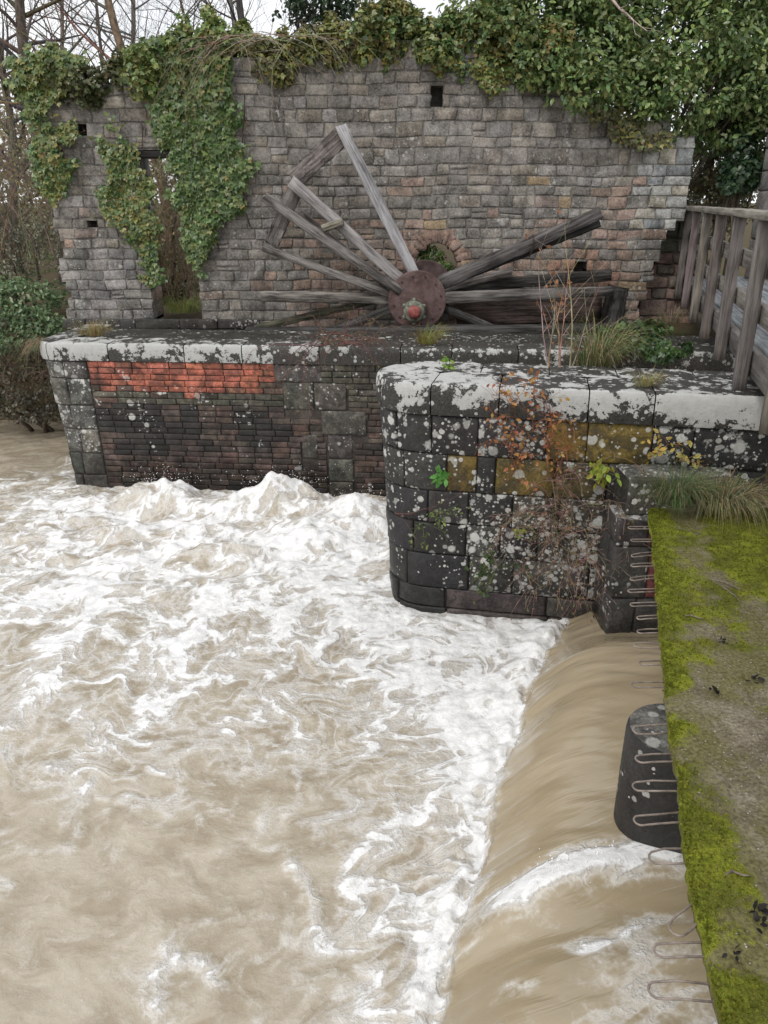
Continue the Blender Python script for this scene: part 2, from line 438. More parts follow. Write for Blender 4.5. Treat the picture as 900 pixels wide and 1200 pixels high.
def grass_tuft(name, label, at, n, length, seed, pal, spread=.12, group=None, cat='grass', lean=(0, 0), stiff=.5):
    rs = random.Random(seed); root = thing(name, label, cat, at, group)
    mb = MB()
    for i in range(n):
        a = rs.uniform(0, 2*math.pi); r = spread*math.sqrt(rs.random())
        x, y = at[0]+r*math.cos(a), at[1]+r*math.sin(a)*.6
        L = length*rs.uniform(.5, 1.15); ox, oy = math.cos(a)*rs.uniform(.2, 1)+lean[0], math.sin(a)*rs.uniform(.2, 1)+lean[1]
        c = rs.choice(pal); c = tuple(v*rs.uniform(.75, 1.25) for v in c); w = rs.uniform(.0022, .0045)
        vs = []; p = Vector((x, y, at[2])); up = stiff*2+rs.uniform(.2, 1.2); px_, py_ = -math.sin(a), math.cos(a)
        for q in range(6):
            ww = w*(1-q/5.2)
            vs += [(p.x-px_*ww, p.y-py_*ww, p.z), (p.x+px_*ww, p.y+py_*ww, p.z+.001)]
            dv = Vector((ox, oy, up)).normalized()*L/5; p = p+dv; up -= .75*(1.3-stiff)
        mb.add(vs, [(2*q, 2*q+1, 2*q+3, 2*q+2) for q in range(5)], c)
    mb.build('blades', M['dry'], root, False)
    return root

def twig_cloud(mb, rg, base, n, length, rad, col, spread=.4, up=1., depth=2, wob=.25, droop=0.):
    for i in range(n):
        p = Vector((base[0]+rg.uniform(-spread, spread), base[1]+rg.uniform(-spread, spread)*.6, base[2]))
        d = Vector((rg.gauss(0, .45), rg.gauss(0, .35), up)).normalized()
        twig(mb, rg, p, d, length*rg.uniform(.5, 1.1), rad, col, depth, wob, droop)
def twig(mb, rg, p, d, L, r, col, depth, wob=.25, droop=0., n=4, seg=6):
    pts = [p.copy()]; rad = [r]; kids = []
    c = tuple(v*rg.uniform(.75, 1.25) for v in col)
    for q in range(seg):
        d = (d+Vector((rg.gauss(0, wob*.5), rg.gauss(0, wob*.5), rg.gauss(0, wob*.4)-droop*q/seg))).normalized()
        p = p+d*(L/seg); pts.append(p.copy()); rad.append(max(.0015, r*(1-.8*(q+1)/seg)))
        if depth > 0 and q > 0 and rg.random() < .8: kids.append((p.copy(), d.copy(), rad[-1], q))
    mb.tube(pts, rad, n, c, cap=False)
    for (kp, kd, kr, q) in kids:
        s = Vector((rg.gauss(0, 1), rg.gauss(0, 1), rg.gauss(.2, .6))).normalized()
        twig(mb, rg, kp, (kd+s*.9).normalized(), L*rg.uniform(.35, .6), kr*.7, col, depth-1, wob, droop, max(3, n-1), max(3, seg-1))

def bare_tree(label, base, height, r0, seed, lean=(0, 0), col=(.12, .10, .085), crown_at=.25, nb=16, depth=3, blen=.34):
    rg = random.Random(seed); root = thing('bare_tree', label, 'tree', base, None)
    tr = MB(); cr = MB(); p = Vector(base)-Vector((0, 0, .15)); d = Vector((lean[0], lean[1], 1)).normalized()
    pts = [p.copy()]; rad = [r0*1.25]; seg = 14
    for q in range(seg):
        d = (d+Vector((rg.gauss(0, .05), rg.gauss(0, .05), .03))).normalized(); p = p+d*(height/seg)
        pts.append(p.copy()); rad.append(r0*(1-.8*(q+1)/seg))
    tr.tube(pts, rad, 8, col)
    for i in range(nb):
        f = rg.uniform(crown_at, 1.); k = f*seg; j = min(int(k), seg-1)
        bp = pts[j].lerp(pts[j+1], k-j); a = rg.uniform(0, 2*math.pi)
        bd = Vector((math.cos(a), math.sin(a), rg.uniform(.25, 1.3))).normalized()
        twig(cr, rg, bp, bd, height*blen*rg.uniform(.5, 1.1)*(1.2-.6*f), max(.006, rad[j]*.42), tuple(v*.9 for v in col), depth, .22)
    tr.build('trunk', M['bark'], root); cr.build('crown', M['bark'], root)
    return root

# ------------------------------------------------------------------ masonry
def runs(solid, v, u0, u1, du=.03):
    r = []; cur = None; n = max(2, int((u1-u0)/du))
    for i in range(n+1):
        u = u0+(u1-u0)*i/n; s = solid(u, v)
        if s and cur is None: cur = u
        if (not s or i == n) and cur is not None:
            if u-cur > .05: r.append((cur, u))
            cur = None
    return r
def stone(mb, mapf, ua, ub, va, vb, rg, depth, nx, ny, rough, col, lich, moss, bev=.018, jit=.008, dv=.012):
    d0 = rg.uniform(-dv, dv); e = min(bev, (ub-ua)*.3, (vb-va)*.3)
    jt = [(rg.uniform(-jit, jit), rg.uniform(-jit, jit)) for _ in range(4)]
    def grid(a, b, n): return [a, a]+[a+e+(b-a-2*e)*i/n for i in range(n+1)]+[b, b]
    U = grid(ua, ub, nx); V = grid(va, vb, ny); vs = []
    tu, tv = rg.uniform(-.5, .5)*rough*3, rg.uniform(-.5, .5)*rough*3
    for j, v in enumerate(V):
        for i, u in enumerate(U):
            fu = (u-ua)/(ub-ua); fv = (v-va)/(vb-va)
            ju = jt[0][0]*(1-fu)*(1-fv)+jt[1][0]*fu*(1-fv)+jt[2][0]*fu*fv+jt[3][0]*(1-fu)*fv
            jv = jt[0][1]*(1-fu)*(1-fv)+jt[1][1]*fu*(1-fv)+jt[2][1]*fu*fv+jt[3][1]*(1-fu)*fv
            ri = min(i, len(U)-1-i); rj = min(j, len(V)-1-j); r = min(ri, rj)
            if r == 0: d = -depth
            elif r == 1: d = d0-e*.55
            else: d = d0+rg.uniform(-rough, rough)+tu*(fu-.5)+tv*(fv-.5)
            vs.append(mapf(u+ju, v+jv, d))
    w = len(U)
    fs = [(j*w+i, j*w+i+1, (j+1)*w+i+1, (j+1)*w+i) for j in range(len(V)-1) for i in range(w-1)]
    mb.add(vs, fs, col, lich, moss)
def masonry(mb, mapf, solid, u0, u1, v0, v1, ch, sw, gap, colf, rg, depth=.05, nx=3, ny=2, rough=.008, lichf=None, mossf=None, chv=.2, swv=.4, core=None, split=0., **kw):
    v = v0; row = 0
    while v < v1-1e-4:
        vb = v+ch*rg.uniform(1-chv, 1+chv)
        if v1-vb < .5*ch: vb = v1
        for (ua, ub) in runs(solid, (v+vb)/2, u0, u1):
            if core: core(ua, ub, v, vb)
            u = ua; first = True
            while u < ub-1e-4:
                w = sw*rg.uniform(1-swv, 1+swv)*(rg.uniform(.5, 1) if first else 1); first = False
                u2 = u+w
                if ub-u2 < .45*sw: u2 = ub
                um, vm = (u+u2)/2, (v+vb)/2
                cuts = [v, v+(vb-v)*rg.uniform(.4, .6), vb] if rg.random() < split else [v, vb]
                for (sa, sb) in zip(cuts[:-1], cuts[1:]):
                    stone(mb, mapf, u+gap/2, u2-gap/2, sa+gap/2, sb-gap/2, rg, depth, nx, ny, rough, colf(um, vm, rg), lichf(um, vm) if lichf else 0., mossf(um, vm) if mossf else 0., **kw)
                u = u2
        v = vb; row += 1
def tint(c, rg, a=.2): f = rg.uniform(1-a, 1+a); return tuple(x*f*rg.uniform(.95, 1.05) for x in c)

# ------------------------------------------------------------------ ruined wall
rg = random.Random(11)
def wall_wob(u, v): return .010*math.sin(u*1.9+v*1.3)+.006*math.sin(u*4.7+1+v*2.1)+.004*math.sin(u*9.3+v*5)
TOPX = [(-5.2, 4.9), (-4.8, 5.05), (-3, 5.3), (-.5, 5.55), (1.2, 5.5), (2.2, 5.3), (3.2, 4.8), (4.5, 4.4)]
def topz(u): return float(np.interp(u, [a for a, b in TOPX], [b for a, b in TOPX]))
HOLES = [(-4.3, 4.53, .075, .075), (-4.3, 3.34, .08, .075), (.725, 4.94, .085, .1), (2.93, 2.66, .09, .12)]
DOOR = (-3.52, -2.8, 1.9, 4.2)
ARC = (.78, 2.70, .34)
def wall_solid(u, v):
    left = -4.83+.07*math.sin(v*9)
    right = 4.39 if v > 3.42 else (4.28 if v > 3.25 else 3.86+(v-1.93)*.24+.03*math.sin(v*23))
    if u < left or u > right or v > topz(u)+.06*math.sin(u*7): return False
    if DOOR[0] < u < DOOR[1] and v < DOOR[3]: return False
    for (x, z, a, b) in HOLES:
        if abs(u-x) < a and abs(v-z) < b: return False
    if (abs(u-ARC[0]) < ARC[2] and 2.35 < v <= ARC[1]) or (v > ARC[1] and math.hypot(u-ARC[0], v-ARC[1]) < ARC[2]): return False
    return True
def wall_col(u, v, r):
    # grey upper courses, browner and pink brick-dusted lower ones, pale quoins at the right end
    pal = [(.20, .185, .168), (.175, .16, .144), (.215, .195, .173), (.158, .147, .134), (.195, .172, .147), (.205, .193, .18)]
    c = r.choice(pal)
    p = max(0, min(1, (4.0-v)/1.2))*(1 if u > -1.5 else .12)*(.7+1.3*n1(u*.9, v*.9, 5))
    if r.random() < p: c = r.choice([(.24, .178, .145), (.215, .165, .136), (.255, .19, .158), (.20, .162, .14)])
    if u > 3.7 and v > 3.2: c = r.choice([(.30, .30, .285), (.25, .25, .24), (.20, .21, .215), (.27, .25, .21)])
    if u < -2.9 and v < 3: c = r.choice([(.19, .18, .17), (.225, .21, .2), (.16, .155, .15)])
    if v > 2.3 and math.hypot(u-2.93, (v-2.4)*1.3) < .62+.1*n1(u*3, v*3, 4): c = r.choice([(.27, .17, .125), (.25, .165, .125), (.23, .16, .125)])
    if math.hypot(u-.7, v-2.75) < .6+.12*n1(u*3, v*3, 6): c = r.choice([(.26, .175, .135), (.24, .165, .13), (.25, .185, .15)])
    if r.random() < .012: c = (.25, .19, .125)
    return warm(tuple(x*1.14 for x in c), r)
def warm(c, r): f = r.uniform(.84, 1.16); return (c[0]*f, c[1]*f, c[2]*f*r.uniform(.96, 1.03))
def wall_map(u, v, d): return (u+.008*math.sin(v*31+u*17), WALLY-d, v+wall_wob(u, v))
wall = thing('ruined_wall', 'tall roofless mill wall of rough coursed grey stone with a doorway gap', 'stone wall', (0, 12.7, 1.7))
mb = MB(); core = MB()
def wall_core(ua, ub, va, vb):
    core.box((ua+.012, WALLY+.013+.002*rg.random(), va-.02), (ub-.012, WALLY+.6, vb+.02), col=(.185, .172, .155))
for (va, vb, ch_, sw_) in ((1.75, 2.62, .152, .27), (2.62, 3.5, .138, .245), (3.5, 4.3, .152, .265), (4.3, 5.62, .165, .29)):
    masonry(mb, wall_map, wall_solid, -5.2, 4.6, va, vb, ch_, sw_, .018, wall_col, rg, depth=.045, rough=.009, core=wall_core, jit=.010, dv=.006,
        lichf=lambda u, v: .06+(.06 if u > 2 else 0), mossf=lambda u, v: .25+(.5 if v > 4.9 else 0), swv=.45, chv=.17, split=.04, bev=.009)
# jamb faces of the doorway, rough stones looking into the gap
def jamb_map(u, v, d): return (DOOR[0]+d, u, v)
masonry(mb, jamb_map, lambda u, v: True, WALLY+.03, WALLY+.6, 1.9, 4.2, .2, .3, .02, wall_col, rg, depth=.012, rough=.006, dv=.004)
def jamb_map2(u, v, d): return (DOOR[1]-d, u, v)
masonry(mb, jamb_map2, lambda u, v: True, WALLY+.03, WALLY+.6, 1.9, 4.2, .2, .3, .02, wall_col, rg, depth=.012, rough=.006, dv=.004)
for (x, z, a_, b_) in HOLES: core.box((x-a_-.15, WALLY+.3, z-b_-.15), (x+a_+.15, WALLY+.55, z+b_+.15), col=(.09, .08, .07))
mb.build('stonework', M['wall'], wall); core.build('mortar_core', M['wall'], wall, False)
ar = MB()
masonry(ar, lambda u, v, d: (ARC[0]-(v)*math.cos(u/.45), WALLY-.004-d, ARC[1]+v*math.sin(u/.45)), lambda u, v: True, -.2, math.pi*.45+.2, .31, .50, .19, .11, .010, lambda u, v, r: tint(r.choice([(.25, .175, .135), (.235, .165, .135), (.22, .165, .14)]), r, .1), rg, depth=.3, nx=2, ny=3, rough=.006, jit=.006, mossf=lambda u, v: .5)
ar.build('arch', M['wall'], wall)
lt = MB(); lt.beam((-3.72, WALLY-.02, 4.215), (-2.6, WALLY-.02, 4.215), .1, .12, n=10, rng=rg, col=(.35, .33, .32)); lt.build('lintel', M['woodblack'], wall)
pl = MB()
masonry(pl, lambda u, v, d: (u, WALLY-.12-d, v), lambda u, v: True, -4.9, -1.9, 1.6, 1.93, .165, .6, .015, lambda u, v, r: tint((.055, .05, .046), r), rg, depth=.1, rough=.006, lichf=lambda u, v: .12)
pl.build('plinth', M['wall'], wall)

# broken buttress beside the wall's right end
bt = thing('broken_buttress', 'crumbled pinkish stone buttress stump at the right end of the tall wall', 'buttress', (4.25, 12.9, 1.8))
mb = MB()
def but_solid(u, v): return 3.8 < u < 4.9 and v < 3.5-(4.9-u)*.1
def but_col(u, v, r):
    return tint(r.choice([(.24, .15, .125), (.20, .14, .12), (.17, .14, .12)]) if v < 2.9 else r.choice([(.15, .14, .12), (.2, .18, .16), (.12, .12, .09)]), r)
core = MB()
masonry(mb, lambda u, v, d: (u, 12.72-d+.18*(v-2), v), but_solid, 3.75, 5.0, 1.7, 3.5, .2, .33, .025, but_col, rg, depth=.06, rough=.02, jit=.02, mossf=lambda u, v: .8)
core.add([(3.8, 12.7, 1.6), (4.9, 12.7, 1.6), (4.9, 13.02, 3.42), (3.8, 13.02, 3.42), (3.8, 13.4, 1.6), (4.9, 13.4, 1.6), (4.9, 13.4, 3.42), (3.8, 13.4, 3.42)],
         [(0, 1, 2, 3), (5, 4, 7, 6), (1, 5, 6, 2), (4, 0, 3, 7), (3, 2, 6, 7)], (.13, .11, .09))
mb.build('stonework', M['wall'], bt); core.build('rubble_core', M['wall'], bt, False)

# ------------------------------------------------------------------ piers along a path
class Path:
    def __init__(s, pts):                      # dense polyline, outward normal to the left-hand side of travel flipped as given
        s.p = np.array(pts, float); d = np.diff(s.p, axis=0); s.l = np.concatenate([[0], np.cumsum(np.linalg.norm(d, axis=1))])
        t = np.gradient(s.p, s.l, axis=0); t /= np.linalg.norm(t, axis=1)[:, None]
        s.n = np.stack([-t[:, 1], t[:, 0]], 1)  # left of travel
        s.L = float(s.l[-1])
    def at(s, u):
        x = np.interp(u, s.l, s.p[:, 0]); y = np.interp(u, s.l, s.p[:, 1])
        nx = np.interp(u, s.l, s.n[:, 0]); ny = np.interp(u, s.l, s.n[:, 1]); q = math.hypot(nx, ny)
        return float(x), float(y), float(nx/q), float(ny/q)
def face_map(path, batter, ztop):
    def f(u, v, d):
        x, y, nx, ny = path.at(u); o = d-batter*(ztop-v)
        return (x+nx*o, y+ny*o, v)
    return f
def coping_map(path, z0, z1, out, rad=.05):
    h = z1-z0-rad; q = rad*math.pi/2
    def f(u, v, d):
        x, y, nx, ny = path.at(u)
        if v < h: o, z = out+d, z0+v
        elif v < h+q:
            a = (v-h)/q*math.pi/2; o, z = out-rad+(rad+d)*math.cos(a), z1-rad+(rad+d)*math.sin(a)
        else: o, z = out-rad-(v-h-q), z1+d
        return (x+nx*o, y+ny*o, z)
    return f, h+q

def core_strip(mb, mapf, L, zs, d, col, n=90, lich=0.):
    vs = []; fs = []
    for z in zs:
        for i in range(n+1): vs.append(mapf(L*i/n, z, d))
    w = n+1
    for j in range(len(zs)-1):
        for i in range(n): fs.append((j*w+i, j*w+i+1, (j+1)*w+i+1, (j+1)*w+i))
    mb.add(vs, fs, col, lich)

# near pier: right end -> nose -> back.  travel right to left so that the left of travel faces the camera
A = Vector((3.05, 5.98)); B = Vector((.36, 6.49)); e = (B-A).normalized(); nrm = Vector((-e.y, e.x))
if nrm.y > 0: nrm = -nrm
R = .5; cc = B-nrm*R
pts = [A.lerp(B, i/24) for i in range(25)]
a0 = math.atan2(nrm.y, nrm.x)
for i in range(1, 25):
    a = a0-math.pi*i/24; pts.append(Vector((cc.x+R*math.cos(a), cc.y+R*math.sin(a))))
B2 = B-nrm*2*R; A2 = A-nrm*2*R
pts += [B2.lerp(A2, i/24) for i in range(1, 25)]
near_path = Path([(p.x, p.y) for p in pts])
if near_path.n[3][1] > 0: near_path.n *= -1
L1 = (A-B).length; LN = near_path.L
ZT = 2.2
pier = thing('stone_pier', 'near round nosed black stone pier with white lichen coping and ochre blocks', 'stone pier', (1.5, 6.7, -.6))
nm = face_map(near_path, .055, ZT)
mb = MB()
courses = [(-.5, .06), (.06, .27), (.27, .62), (.62, .93), (.93, 1.24), (1.24, 1.58), (1.58, 1.93)]
BLK = [(.030, .029, .030), (.04, .038, .037), (.05, .048, .045), (.026, .026, .027)]
OCH = [(.17, .12, .03), (.15, .11, .032)]
def xfront(px, z):                      # distance along the front of the pier for a photo column
    lo, hi = 0., L1+.75
    for _ in range(40):
        mid = (lo+hi)/2; x, y, _n, _m = near_path.at(mid); dep = y*CP+(CAMZ-z)*SP
        if 450+FPX*x/dep > px: lo = mid
        else: hi = mid
    return lo
layout = {6: [905, 812, 765, 688, 640, 560, 505, 462], 5: [905, 800, 712, 650, 580, 558, 523, 470, 445], 4: [905, 800, 735, 655, 600, 548, 500],
          3: [905, 790, 712, 630, 585, 545, 480], 2: [905, 780, 690, 600, 548, 470], 1: [905, 760, 640, 520, 455], 0: [905, 760, 640, 520, 455]}
for ci, (za, zb) in enumerate(courses):
    us = [0.]+[xfront(p, (za+zb)/2) for p in layout[ci][1:]]
    u = us[-1]
    while u < LN-.9: u += rg.uniform(.5, .7); us.append(u)
    us.append(LN)
    for k, (ua, ub) in enumerate(zip(us[:-1], us[1:])):
        um = (ua+ub)/2; c = tint(rg.choice(BLK), rg, .2); li = .28+.25*n1(um*1.2, zb, 3)
        px = layout[ci][k] if k < len(layout[ci]) else 0
        if ci == 6 and k in (2, 3): c = tint(OCH[0], rg, .15)
        if ci == 5 and k in (3, 5): c = tint(OCH[k % 2], rg, .15)
        if ci == 5 and k in (2,): c = tint((.11, .085, .04), rg)
        if ci == 4 and k in (2, 3): c = tint((.075, .07, .05), rg)
        if ci >= 5 and c[0] < .1: li += .12
        if ci in (3, 4) and k in (1, 2, 3, 4): li += .5
        if ci == 6 and k in (0, 1, 2, 3, 4): li += .3
        if ci == 2 and k in (1, 2, 3): li += .35
        if ci <= 1: c = tint((.105, .088, .08), rg, .15) if k < 3 else tint((.045, .043, .042), rg); li = .03
        if ci == 2 and k >= 4: li = .15
        if c[0] > .1 and ci > 1: li = .25
        stone(mb, nm, ua+.006, ub-.006, za+.006, zb-.006, rg, .04, max(2, int((ub-ua)/.11)), 3, .004, c, max(0, li), .25, bev=.016, jit=.004, dv=.008)
core = MB(); core_strip(core, nm, LN, [-.6, 0, .6, 1.2, 1.92], -.03, (.035, .033, .03))
mb.build('stonework', M['pier'], pier); core.build('rubble_core', M['pier'], pier)
cm, vtop = coping_map(near_path, 1.935, ZT, .026)
mb = MB(); us = [0.]+[xfront(p, 2.1) for p in (767, 690, 585, 505)]
u = us[-1]+.55; us.append(u)
while u < LN-.9: u += rg.uniform(.55, .8); us.append(u)
us.append(LN)
VIN = vtop+.5
for k, (ua, ub) in enumerate(zip(us[:-1], us[1:])):
    lc = .8 if k < 5 else .6
    rows = [0, .05, .10, .15, .2, vtop-.04, vtop-.03, vtop, vtop+.03, vtop+.12, vtop+.25, vtop+.38, vtop+.49]
    n = max(4, int((ub-ua)/.09)); vs = []; ls = []
    for j, v in enumerate(rows):
        for i in range(n+1):
            uu = ua+.005+(ub-ua-.01)*i/n
            edge = -.012 if i in (0, n) else 0
            d = edge+.006*n1(uu*6, v*6, 8)+(-.012 if j == 0 else 0)
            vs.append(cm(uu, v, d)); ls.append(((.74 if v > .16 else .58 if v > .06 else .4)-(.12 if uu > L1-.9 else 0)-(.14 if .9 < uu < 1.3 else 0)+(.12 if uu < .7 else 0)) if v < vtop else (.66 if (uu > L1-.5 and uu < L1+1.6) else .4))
    w = n+1
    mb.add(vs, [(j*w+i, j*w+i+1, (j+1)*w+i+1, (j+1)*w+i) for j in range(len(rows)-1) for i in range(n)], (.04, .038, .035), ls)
# underside lip
mb.build('coping', M['coping'], pier)

# far pier
FA = Vector((4.2, 9.25)); FB = Vector((-4.1, 9.94)); r2 = .28
e2 = (FB-FA).normalized(); n2 = Vector((-e2.y, e2.x)); n2 = n2 if n2.y < 0 else -n2
pts = [FA.lerp(FB, i/60) for i in range(61)]
c2 = FB-n2*r2; a0 = math.atan2(n2.y, n2.x)
for i in range(1, 13):
    a = a0-(math.pi/2)*i/12; pts.append(Vector((c2.x+r2*math.cos(a), c2.y+r2*math.sin(a))))
last = pts[-1]; dback = Vector((math.cos(a0), math.sin(a0)))*-1
pts += [last+dback*(1.35*i/14) for i in range(1, 15)]
far_path = Path([(p.x, p.y) for p in pts])
if far_path.n[3][1] > 0: far_path.n *= -1
LF = far_path.L; LFS = (FA-FB).length
fpier = thing('stone_pier', 'long far pier with orange brick band, dark wet brickwork and lichen coping before the wheel', 'stone pier', (-1, 10.5, -.6))
ZF = 1.97
fm = face_map(far_path, .09, ZF)
def u_of_x(x): return (4.2-x)/(8.3)*LFS
mb = MB(); core = MB()
core_strip(core, fm, LF, [-.6, 0, .5, 1, 1.4, 1.75], -.022, (.07, .058, .05), 120)
QU = u_of_x(-3.72)
def stone_zone(u, v):
    if u > QU: return True
    x = 4.2-u/LFS*8.3
    if v > 1.42 and x > -1.35: return x < -.75 or x > 1
    if 1.05 < v <= 1.45: return -1.25 < x < -.45
    if .75 < v <= 1.05: return -.78 < x < -.2
    if v <= .75: return -.72 < x < -.38 or -1.05 < x < -.85 and v > .35
    return False
def brick_solid(u, v): return not stone_zone(u, v)
def brick_col(u, v, r):
    x = 4.2-u/LFS*8.3; nn = n1(x*1.3, v*1.6, 2)
    edge = min(v-1.30, (x+3.8)*.6, (-1.28-x)*.5)+.16*n1(x*2.2, v*3, 12)
    if edge > .03 or (v > .95 and -3.75 < x < -3.5 and r.random() < .5):
        c = r.choice([(.42, .135, .085), (.39, .13, .085), (.44, .15, .10), (.35, .12, .08)])
        if nn > .12 and r.random() < .6: c = r.choice([(.22, .10, .07), (.25, .105, .075), (.16, .085, .065)])
        if edge < .1 and r.random() < .45: c = (.13, .085, .068)
        return tint(c, r, .14)
    st = -.1+nn+max(0, 1-abs(x+2.9)/.9)*(.55 if .45 < v < 1.2 else .0)
    if x > .1: return tint((.04, .036, .034), r, .25)
    if v > 1.22: return tint(r.choice([(.10, .095, .07), (.085, .075, .06), (.12, .11, .085)]), r)
    if st > .10: return tint((.036, .032, .031), r, .25)
    return tint(r.choice([(.10, .070, .058), (.115, .075, .062), (.085, .065, .056), (.075, .06, .052), (.105, .08, .067)]), r, .25)
masonry(mb, fm, brick_solid, 0, QU, .0, 1.74, .079, .235, .010, brick_col, rg, depth=.03, nx=1, ny=1, rough=.004, chv=.06, swv=.12,
        lichf=lambda u, v: .06+(.08 if v > .9 else 0), mossf=lambda u, v: .3 if v < 1.35 else .05, bev=.008, jit=.004, dv=.008)
def zcol(u, v, r):
    if u > QU: return tint(r.choice([(.17, .165, .15), (.13, .125, .115), (.15, .14, .125)]) if v > .55 else (.10, .095, .085), r)
    return tint(r.choice([(.13, .12, .10), (.10, .095, .08), (.14, .13, .115), (.085, .08, .07)]), r)
masonry(mb, fm, stone_zone, 0, LF, -.5, 1.74, .33, .5, .014, zcol, rg, depth=.04, nx=4, ny=3, rough=.004, chv=.1,
        lichf=lambda u, v: (.5 if u > QU else .3) if v > .5 else .02, mossf=lambda u, v: .2, jit=.004)
mb.build('brickwork', M['pier'], fpier); core.build('rubble_core', M['pier'], fpier)
cm2, vt2 = coping_map(far_path, 1.745, ZF, .022)
mb = MB(); u = 0.; us = [0.]
while u < LF-.8: u += rg.uniform(.6, 1.05); us.append(u)
us.append(LF)
for k, (ua, ub) in enumerate(zip(us[:-1], us[1:])):
    um = (ua+ub)/2; x = 4.2-um/LFS*8.3
    lc = .56 if x < -2.2 else (.46 if x < -.6 else .32)
    lc += rg.uniform(-.08, .12)
    rows = [0, .07, .14, vt2-.06, vt2-.03, vt2, vt2+.03, vt2+.2, vt2+.38]
    n = max(4, int((ub-ua)/.1)); vs = []; ls = []
    for j, v in enumerate(rows):
        for i in range(n+1):
            uu = ua+.006+(ub-ua-.012)*i/n
            d = (-.014 if i in (0, n) else 0)+.008*n1(uu*5, v*5, 9)+(-.012 if j == 0 else 0)
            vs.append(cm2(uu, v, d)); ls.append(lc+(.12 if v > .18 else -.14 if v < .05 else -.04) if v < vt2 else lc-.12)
    w = n+1
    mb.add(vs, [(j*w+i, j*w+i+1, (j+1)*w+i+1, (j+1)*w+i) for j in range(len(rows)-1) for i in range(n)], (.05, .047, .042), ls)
mb.build('coping', M['coping'], fpier)
mb = MB(); vs = []; n = 60
for i in range(n+1):
    x, y, nx, ny = far_path.at(LFS*i/n); vs.append((x-nx*.32, y-ny*.32, ZF-.02)); 
for i in range(n+1):
    x, y, nx, ny = far_path.at(LFS*i/n); vs.append((x-nx*1.35, y-ny*1.35, ZF-.03))
for i in range(n+1):
    x, y, nx, ny = far_path.at(LFS*i/n); vs.append((x-nx*1.35, y-ny*1.35, .3))
w = n+1
mb.add(vs, [(j*w+i, j*w+i+1, (j+1)*w+i+1, (j+1)*w+i) for j in range(2) for i in range(n)], (.045, .042, .036), .25, 1.)
mb.build('top_paving', M['pier'], fpier, False)

# stone block in front of the near pier where the weir begins
blk = thing('stone_abutment', 'squat grey and reddish block between the lichened pier and the mossy slab', 'abutment', (2.1, 5.9, -.3))
mb = MB(); core = MB()
bx0, bx1, by0, by1, bz = 1.84, 2.75, 5.78, 6.0, 1.28
core.box((bx0+.02, by0+.02, -.5), (bx1, by1+.3, bz-.02), col=(.05, .047, .043)); core.box((bx0+.08, by0+.08, bz-.03), (bx1, by1+.3, 1.58), col=(.05, .047, .043))
def bcol(u, v, r): return tint((.10, .032, .03) if (u > bx0+.2 and .55 < v < 1.2) else r.choice([(.06, .057, .054), (.075, .07, .066), (.05, .047, .045)]), r, .15)
masonry(mb, lambda u, v, d: (u, by0-d, v), lambda u, v: True, bx0, bx1, -.3, bz, .42, .3, .01, bcol, rg, depth=.03, nx=4, ny=4, rough=.006, lichf=lambda u, v: .12, mossf=lambda u, v: .4, dv=.006)
masonry(mb, lambda u, v, d: (bx0-d, by1+.2-u, v), lambda u, v: True, 0, by1+.2-by0, -.3, bz, .42, .4, .01, lambda u, v, r: tint((.055, .052, .05), r), rg, depth=.03, nx=3, ny=3, rough=.005, lichf=lambda u, v: .2, mossf=lambda u, v: .5, dv=.006)
masonry(mb, lambda u, v, d: (u, v, bz+d), lambda u, v: True, bx0, bx1, by0, by1+.1, .5, .45, .012, lambda u, v, r: tint((.16, .155, .15), r, .1), rg, depth=.03, nx=4, ny=4, rough=.006, lichf=lambda u, v: .6, mossf=lambda u, v: .2, dv=.006)
masonry(mb, lambda u, v, d: (u, by0+.06-d, v), lambda u, v: True, bx0+.07, bx1, bz, 1.6, .32, .45, .012, lambda u, v, r: tint((.07, .064, .058), r, .2), rg, depth=.03, nx=4, ny=3, rough=.008, lichf=lambda u, v: .3, mossf=lambda u, v: .8, dv=.006)
masonry(mb, lambda u, v, d: (u, v, 1.6+d), lambda u, v: True, bx0+.07, bx1, by0+.06, by1+.2, .4, .45, .012, lambda u, v, r: tint((.17, .165, .16), r, .1), rg, depth=.03, nx=4, ny=4, rough=.008, lichf=lambda u, v: .6, mossf=lambda u, v: .4, dv=.006)
mb.build('stonework', M['pier'], blk); core.build('rubble_core', M['pier'], blk, False)

# ------------------------------------------------------------------ mossy slab with rebar hairpins
edge_px = [(761, 594), (765, 640), (770, 690), (775, 745), (783, 830), (793, 905), (805, 1000), (815, 1060), (828, 1130), (848, 1200), (905, 1400)]
ZS = 1.43
edge = [at_z(px, py, ZS) for px, py in edge_px]
ey = np.array([p[1] for p in edge])[::-1]; ex = np.array([p[0] for p in edge])[::-1]
gx = np.polyfit(ey, ex, 1)
def edge_x(y): return float(np.interp(y, ey, ex)) if y >= ey[0] else float(ex[0]+(y-ey[0])*gx[0])
slab = thing('concrete_slab', 'mossy concrete ledge with wire loops along its water edge', 'concrete ledge', (2.2, 3.2, ZS-.1))
NY, NX = 420, 110
Ys = np.linspace(-1.2, 5.62, NY); W = np.concatenate([np.linspace(0, .5, 60), np.linspace(.52, 1.6, NX-60)])
EX = np.array([edge_x(y) for y in Ys]); EX = EX+.014*fbm(Ys*9, Ys*0+3, 3, 2)+.02*fbm(Ys*2.5, Ys*0+1, 2, 6)+.03*sstep(.25, .45, fbm(Ys*4, Ys*0+6, 3, 7))
XX = EX[:, None]+W[None, :]; YY = np.repeat(Ys[:, None], NX, 1)
edgeprox = np.exp(-W/.16)[None, :]
mossv = .2+.75*np.exp(-W/.11)[None, :]+1.0*fbm(XX*1.6, YY*1.0, 4, 31)+.6*fbm(XX*6, YY*6, 3, 33)
